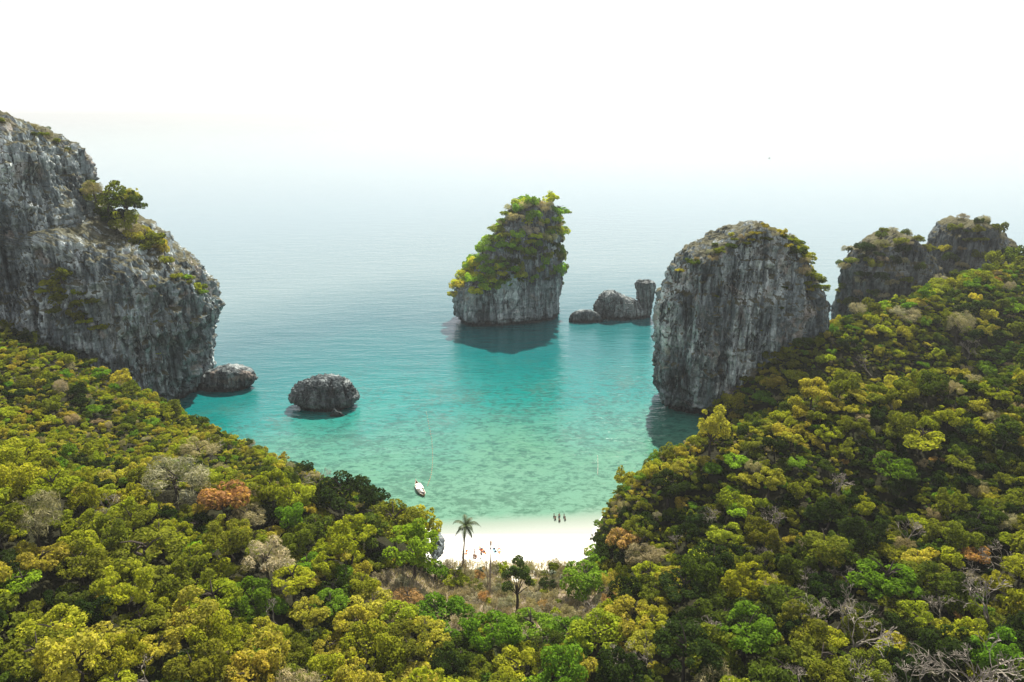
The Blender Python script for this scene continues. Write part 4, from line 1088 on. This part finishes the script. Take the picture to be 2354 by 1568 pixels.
M_OR = plain('orange_plastic', (.75, .17, .04), .4, .1, 2); M_BL = plain('blue_plastic', (.35, .62, .74), .4, .1, 2); M_BK = plain('black_plastic', (.03, .03, .03), .5, .2, 4); M_WH = plain('white_plastic', (.75, .72, .66), .4, .05, 2)
kayak(1109, 1267, 2.1, M_OR, M_BK, 'orange and white kayak lying aslant left of the tallest bare trunk')
kayak(1137, 1267, 1.85, M_BL, M_BK, 'pale blue kayak with a black seat beside the tallest bare trunk')
kayak(1147, 1266, 1.65, M_OR, M_WH, 'orange kayak right of the pale blue one')
kayak(1072, 1272, 1.55, M_WH, M_OR, 'white and red kayak half behind the coconut palm trunk')

# ------------------------------------------------------------------ people
M_SKIN = plain('skin', (.30, .17, .11), .6, .12, 8); M_HAIR = plain('hair', (.02, .015, .012), .6, .2, 8)
def person(x, y, z, rz, pose, shorts, label, h=1.7, group=None):
    e = empty('person', (x, y, z), rz); k = h / 1.7
    hip = 0.88
    J = {'pelvis': (0, 0, hip), 'belly': (0, .01, 1.06), 'chest': (0, .0, 1.27), 'neck': (0, .02, 1.43), 'head': (0, .03, 1.53), 'crown': (0, .02, 1.63)}
    lw = .09; step = .14 if pose == 'walk' else .03
    for s, n in ((-1, 'l'), (1, 'r')):
        J['hip' + n] = (s * .09, 0, hip - .04); J['knee' + n] = (s * .1, .03 + step * s * .5, .48); J['ank' + n] = (s * .1, step * s, .07); J['toe' + n] = (s * .11, step * s + .16, .03)
        J['sho' + n] = (s * .18, 0, 1.37); J['elb' + n] = (s * .25, -.03 - .04 * s, 1.1); J['wri' + n] = (s * .26, .06 + .05 * s, .87); J['hand' + n] = (s * .26, .09 + .05 * s, .77)
    if pose == 'wave': J['elbr'] = (.38, .05, 1.45); J['wrir'] = (.40, .08, 1.7); J['handr'] = (.40, .08, 1.8)
    if pose == 'sit':
        for n_ in list(J):
            q = J[n_]; 
            if q[2] >= .76 and not n_.startswith(('knee', 'ank', 'toe')): J[n_] = (q[0], q[1], q[2] - .76)
        for s, n in ((-1, 'l'), (1, 'r')): J['knee' + n] = (s * .14, .36, .38); J['ank' + n] = (s * .12, .62, .08); J['toe' + n] = (s * .12, .76, .05); J['hand' + n] = (s * .2, .36, .33); J['wri' + n] = (s * .21, .26, .34); J['elb' + n] = (s * .26, .08, .35)
    ED = [('pelvis', 'belly'), ('belly', 'chest'), ('chest', 'neck'), ('neck', 'head'), ('head', 'crown')]
    RAD = {'pelvis': .14, 'belly': .125, 'chest': .15, 'neck': .055, 'head': .1, 'crown': .07}
    for n in 'lr':
        ED += [('pelvis', 'hip' + n), ('hip' + n, 'knee' + n), ('knee' + n, 'ank' + n), ('ank' + n, 'toe' + n), ('chest', 'sho' + n), ('sho' + n, 'elb' + n), ('elb' + n, 'wri' + n), ('wri' + n, 'hand' + n)]
        RAD.update({'hip' + n: .095, 'knee' + n: .058, 'ank' + n: .04, 'toe' + n: .035, 'sho' + n: .062, 'elb' + n: .042, 'wri' + n: .03, 'hand' + n: .035})
    ids = {n: i for i, n in enumerate(J)}
    me = bpy.data.meshes.new('body'); me.from_pydata([tuple(c * k for c in J[n]) for n in J], [(ids[a], ids[b]) for a, b in ED], []); me.update()
    o = link('body', me, M_SKIN, e)
    o.modifiers.new('skin', 'SKIN')
    for n, i in ids.items():
        sv = me.skin_vertices[0].data[i]; sv.radius = (RAD[n] * k, RAD[n] * k); sv.use_root = (n == 'pelvis')
    o.modifiers.new('smooth', 'SUBSURF').levels = 1
    hd = J['head']; m = MB(); m.ball((0, (hd[1] - .025) * k, (hd[2] + .055) * k), .118 * k, (1, 1, 1)); m.build('hair', M_HAIR, e, True)
    pv = J['pelvis']; m = MB(); m.tube([(0, pv[1], (pv[2] - .12) * k), (0, pv[1], pv[2] * k), (0, pv[1], (pv[2] + .12) * k)], [.185 * k, .19 * k, .155 * k], 12)
    if pose != 'sit':
        for s in (-1, 1): m.tube([(s * .1 * k, 0, (pv[2] - .05) * k), (s * .105 * k, .02, (pv[2] - .36) * k)], [.11 * k, .1 * k], 8)
    m.build('shorts', shorts, e, True)
    tag(e, label, 'person', group)
M_SH = [plain('navy_cloth', (.03, .04, .08), .9), plain('black_cloth', (.02, .02, .02), .9), plain('red_cloth', (.4, .05, .04), .9), plain('white_cloth', (.6, .58, .55), .9)]
for k, (u, v, po, lab) in enumerate([(1273, 1185, 'walk', 'wading person at the left back of the group in the shallows'), (1276, 1191, 'wave', 'wading person at the left front of the group in the shallows'),
                                     (1285, 1185, 'stand', 'wading person in the middle back of the group in the shallows'), (1285.5, 1195, 'stand', 'wading person closest to the sand in the group in the shallows'),
                                     (1296, 1186, 'stand', 'wading person at the right back of the group in the shallows'), (1298.5, 1192, 'walk', 'wading person at the right front of the group in the shallows')]):
    p = at_z(u, v + 3, 0.0)
    person(p[0], p[1], -.75, rng.uniform(0, 6.28), po, M_SH[k % 2], lab, 1.7, 'people wading in the shallows')
for k, (u, v, po, rz, lab) in enumerate([(1106, 1281, 'stand', .5, 'person standing on the sand below the aslant orange kayak'), (1094, 1283, 'sit', 2.6, 'person sitting on the sand between the palm and the kayaks'),
                                         (1091, 1277, 'stand', 1.5, 'person standing behind the sitting one on the sand'), (1089, 1281.5, 'sit', 3.6, 'person sitting leftmost in the group on the sand'), (1128, 1258, 'walk', .3, 'person standing behind the tallest bare trunk on the sand')]):
    p = G(u, v); person(p[0], p[1], float(hz(p[0], p[1])[0]) + (.06 if po == 'sit' else 0.0), rz, po, M_SH[(k + 1) % 4], lab, 1.68, 'people on the sand')

# swim lines: rope with floats
def swim_line(pts, nf, label, mat):
    P3 = [Vector(at_z(u, v)) for u, v in pts]
    e = empty('swim_line', P3[0]); Q = [p - P3[0] for p in P3]
    m = MB(); m.tube([q + Vector((0, 0, .03)) for q in Q], [.008] * len(Q), 5); m.build('rope', M_POLE, e)
    m = MB(); m.ball((0, 0, 0), .12, (1, 1, .8), 8, 5); fm = m.mesh('float', True); fm.materials.append(mat)
    for k in range(nf):
        t = (k + .5) / nf * (len(Q) - 1); i = int(t)
        link('float', fm, None, e, Q[i].lerp(Q[min(i + 1, len(Q) - 1)], t - i) + Vector((0, 0, .07)))
    tag(e, label, 'buoy line')
M_FLT = plain('float_plastic', (.7, .35, .25), .5)
swim_line([(979, 945), (985, 975), (992, 1010), (994, 1040), (994, 1070), (990, 1095), (982, 1118)], 34, 'long line of small floats running seaward from the longtail boat', M_FLT)
swim_line([(1373, 1046), (1374, 1070), (1373, 1092)], 14, 'short line of small floats in the green shallows right of the bay centre', M_HULLW)

# ------------------------------------------------------------------ haze: one closed box of thin air
def haze():
    m = MB(); zb, zt = -5.0, 108.0
    m.box((0, 0, (zb + zt) / 2), (80000, 80000, zt - zb))
    t = bpy.data.materials.new('haze_air'); t.use_nodes = True; n = t.node_tree.nodes; n.clear()
    o = n.new('ShaderNodeOutputMaterial'); v = n.new('ShaderNodeVolumePrincipled')
    v.inputs['Color'].default_value = (.55, .565, .565, 1); v.inputs['Density'].default_value = HAZE_DENSITY; v.inputs['Anisotropy'].default_value = .25
    v.inputs['Density Attribute'].default_value = ''
    t.node_tree.links.new(v.outputs[0], o.inputs['Volume'])
    ob = m.build('haze', t); ob['kind'] = 'stuff'; ob['label'] = 'thin white haze over the sea'
haze()

# ------------------------------------------------------------------ labels for the repeats
ORD = ['', 'second ', 'third ', 'fourth ', 'fifth ', 'sixth ', 'seventh ', 'eighth ', 'ninth ', 'tenth ', 'eleventh ', 'twelfth ', 'thirteenth ', 'fourteenth ', 'fifteenth ', 'sixteenth ', 'seventeenth ', 'eighteenth ', 'nineteenth ', 'twentieth ', 'twenty-first ', 'twenty-second ', 'twenty-third ', 'twenty-fourth ', 'twenty-fifth ', 'twenty-sixth ', 'twenty-seventh ', 'twenty-eighth ', 'twenty-ninth ', 'thirtieth ', 'thirty-first ', 'thirty-second ', 'thirty-third ', 'thirty-fourth ', 'thirty-fifth ', 'thirty-sixth ', 'thirty-seventh ', 'thirty-eighth ', 'thirty-ninth ', 'fortieth ']
bins = {}
for t in things:
    if t['label']: continue
    if t['zone']:
        bins.setdefault(('zone', t['noun'], t['colour'], t['zone']), []).append(t); continue
    d = sorted(((t['u'] - a) ** 2 + (t['v'] - b) ** 2, a, b, ph) for a, b, ph in LAND)[0]
    du, dv = t['u'] - d[1], t['v'] - d[2]; a = math.degrees(math.atan2(-dv, du)) % 360
    w = ['right of', 'up and right of', 'above', 'up and left of', 'left of', 'down and left of', 'below', 'down and right of'][int(((a + 22.5) % 360) // 45)]
    t['d'] = d[0]; bins.setdefault(('tree', t['noun'], t['colour'], w, d[3]), []).append(t)
for k, ts in bins.items():
    noun, colour = k[1], k[2].replace('yellow green', 'yellow-green')
    if noun == 'leafless tree': colour = 'pale'
    if k[0] == 'zone':
        ts.sort(key=lambda t: t['u']); z = k[3] if k[3].startswith('in ') else 'on the ' + k[3]
        for i, t in enumerate(ts):
            if len(ts) == 1: t['o']['label'] = f'only {colour} {noun} {z}'
            else: t['o']['label'] = f'{ORD[i] if i else "first "}{colour} {noun} from the left {z}' if i < len(ORD) else f'{colour} {noun} {z}, near its right end'
    else:
        ts.sort(key=lambda t: t['d'])
        for i, t in enumerate(ts):
            t['o']['label'] = f'{colour} {noun} {k[3]} the {k[4]}' if len(ts) == 1 else f'{ORD[i]}nearest {colour} {noun} {k[3]} the {k[4]}'
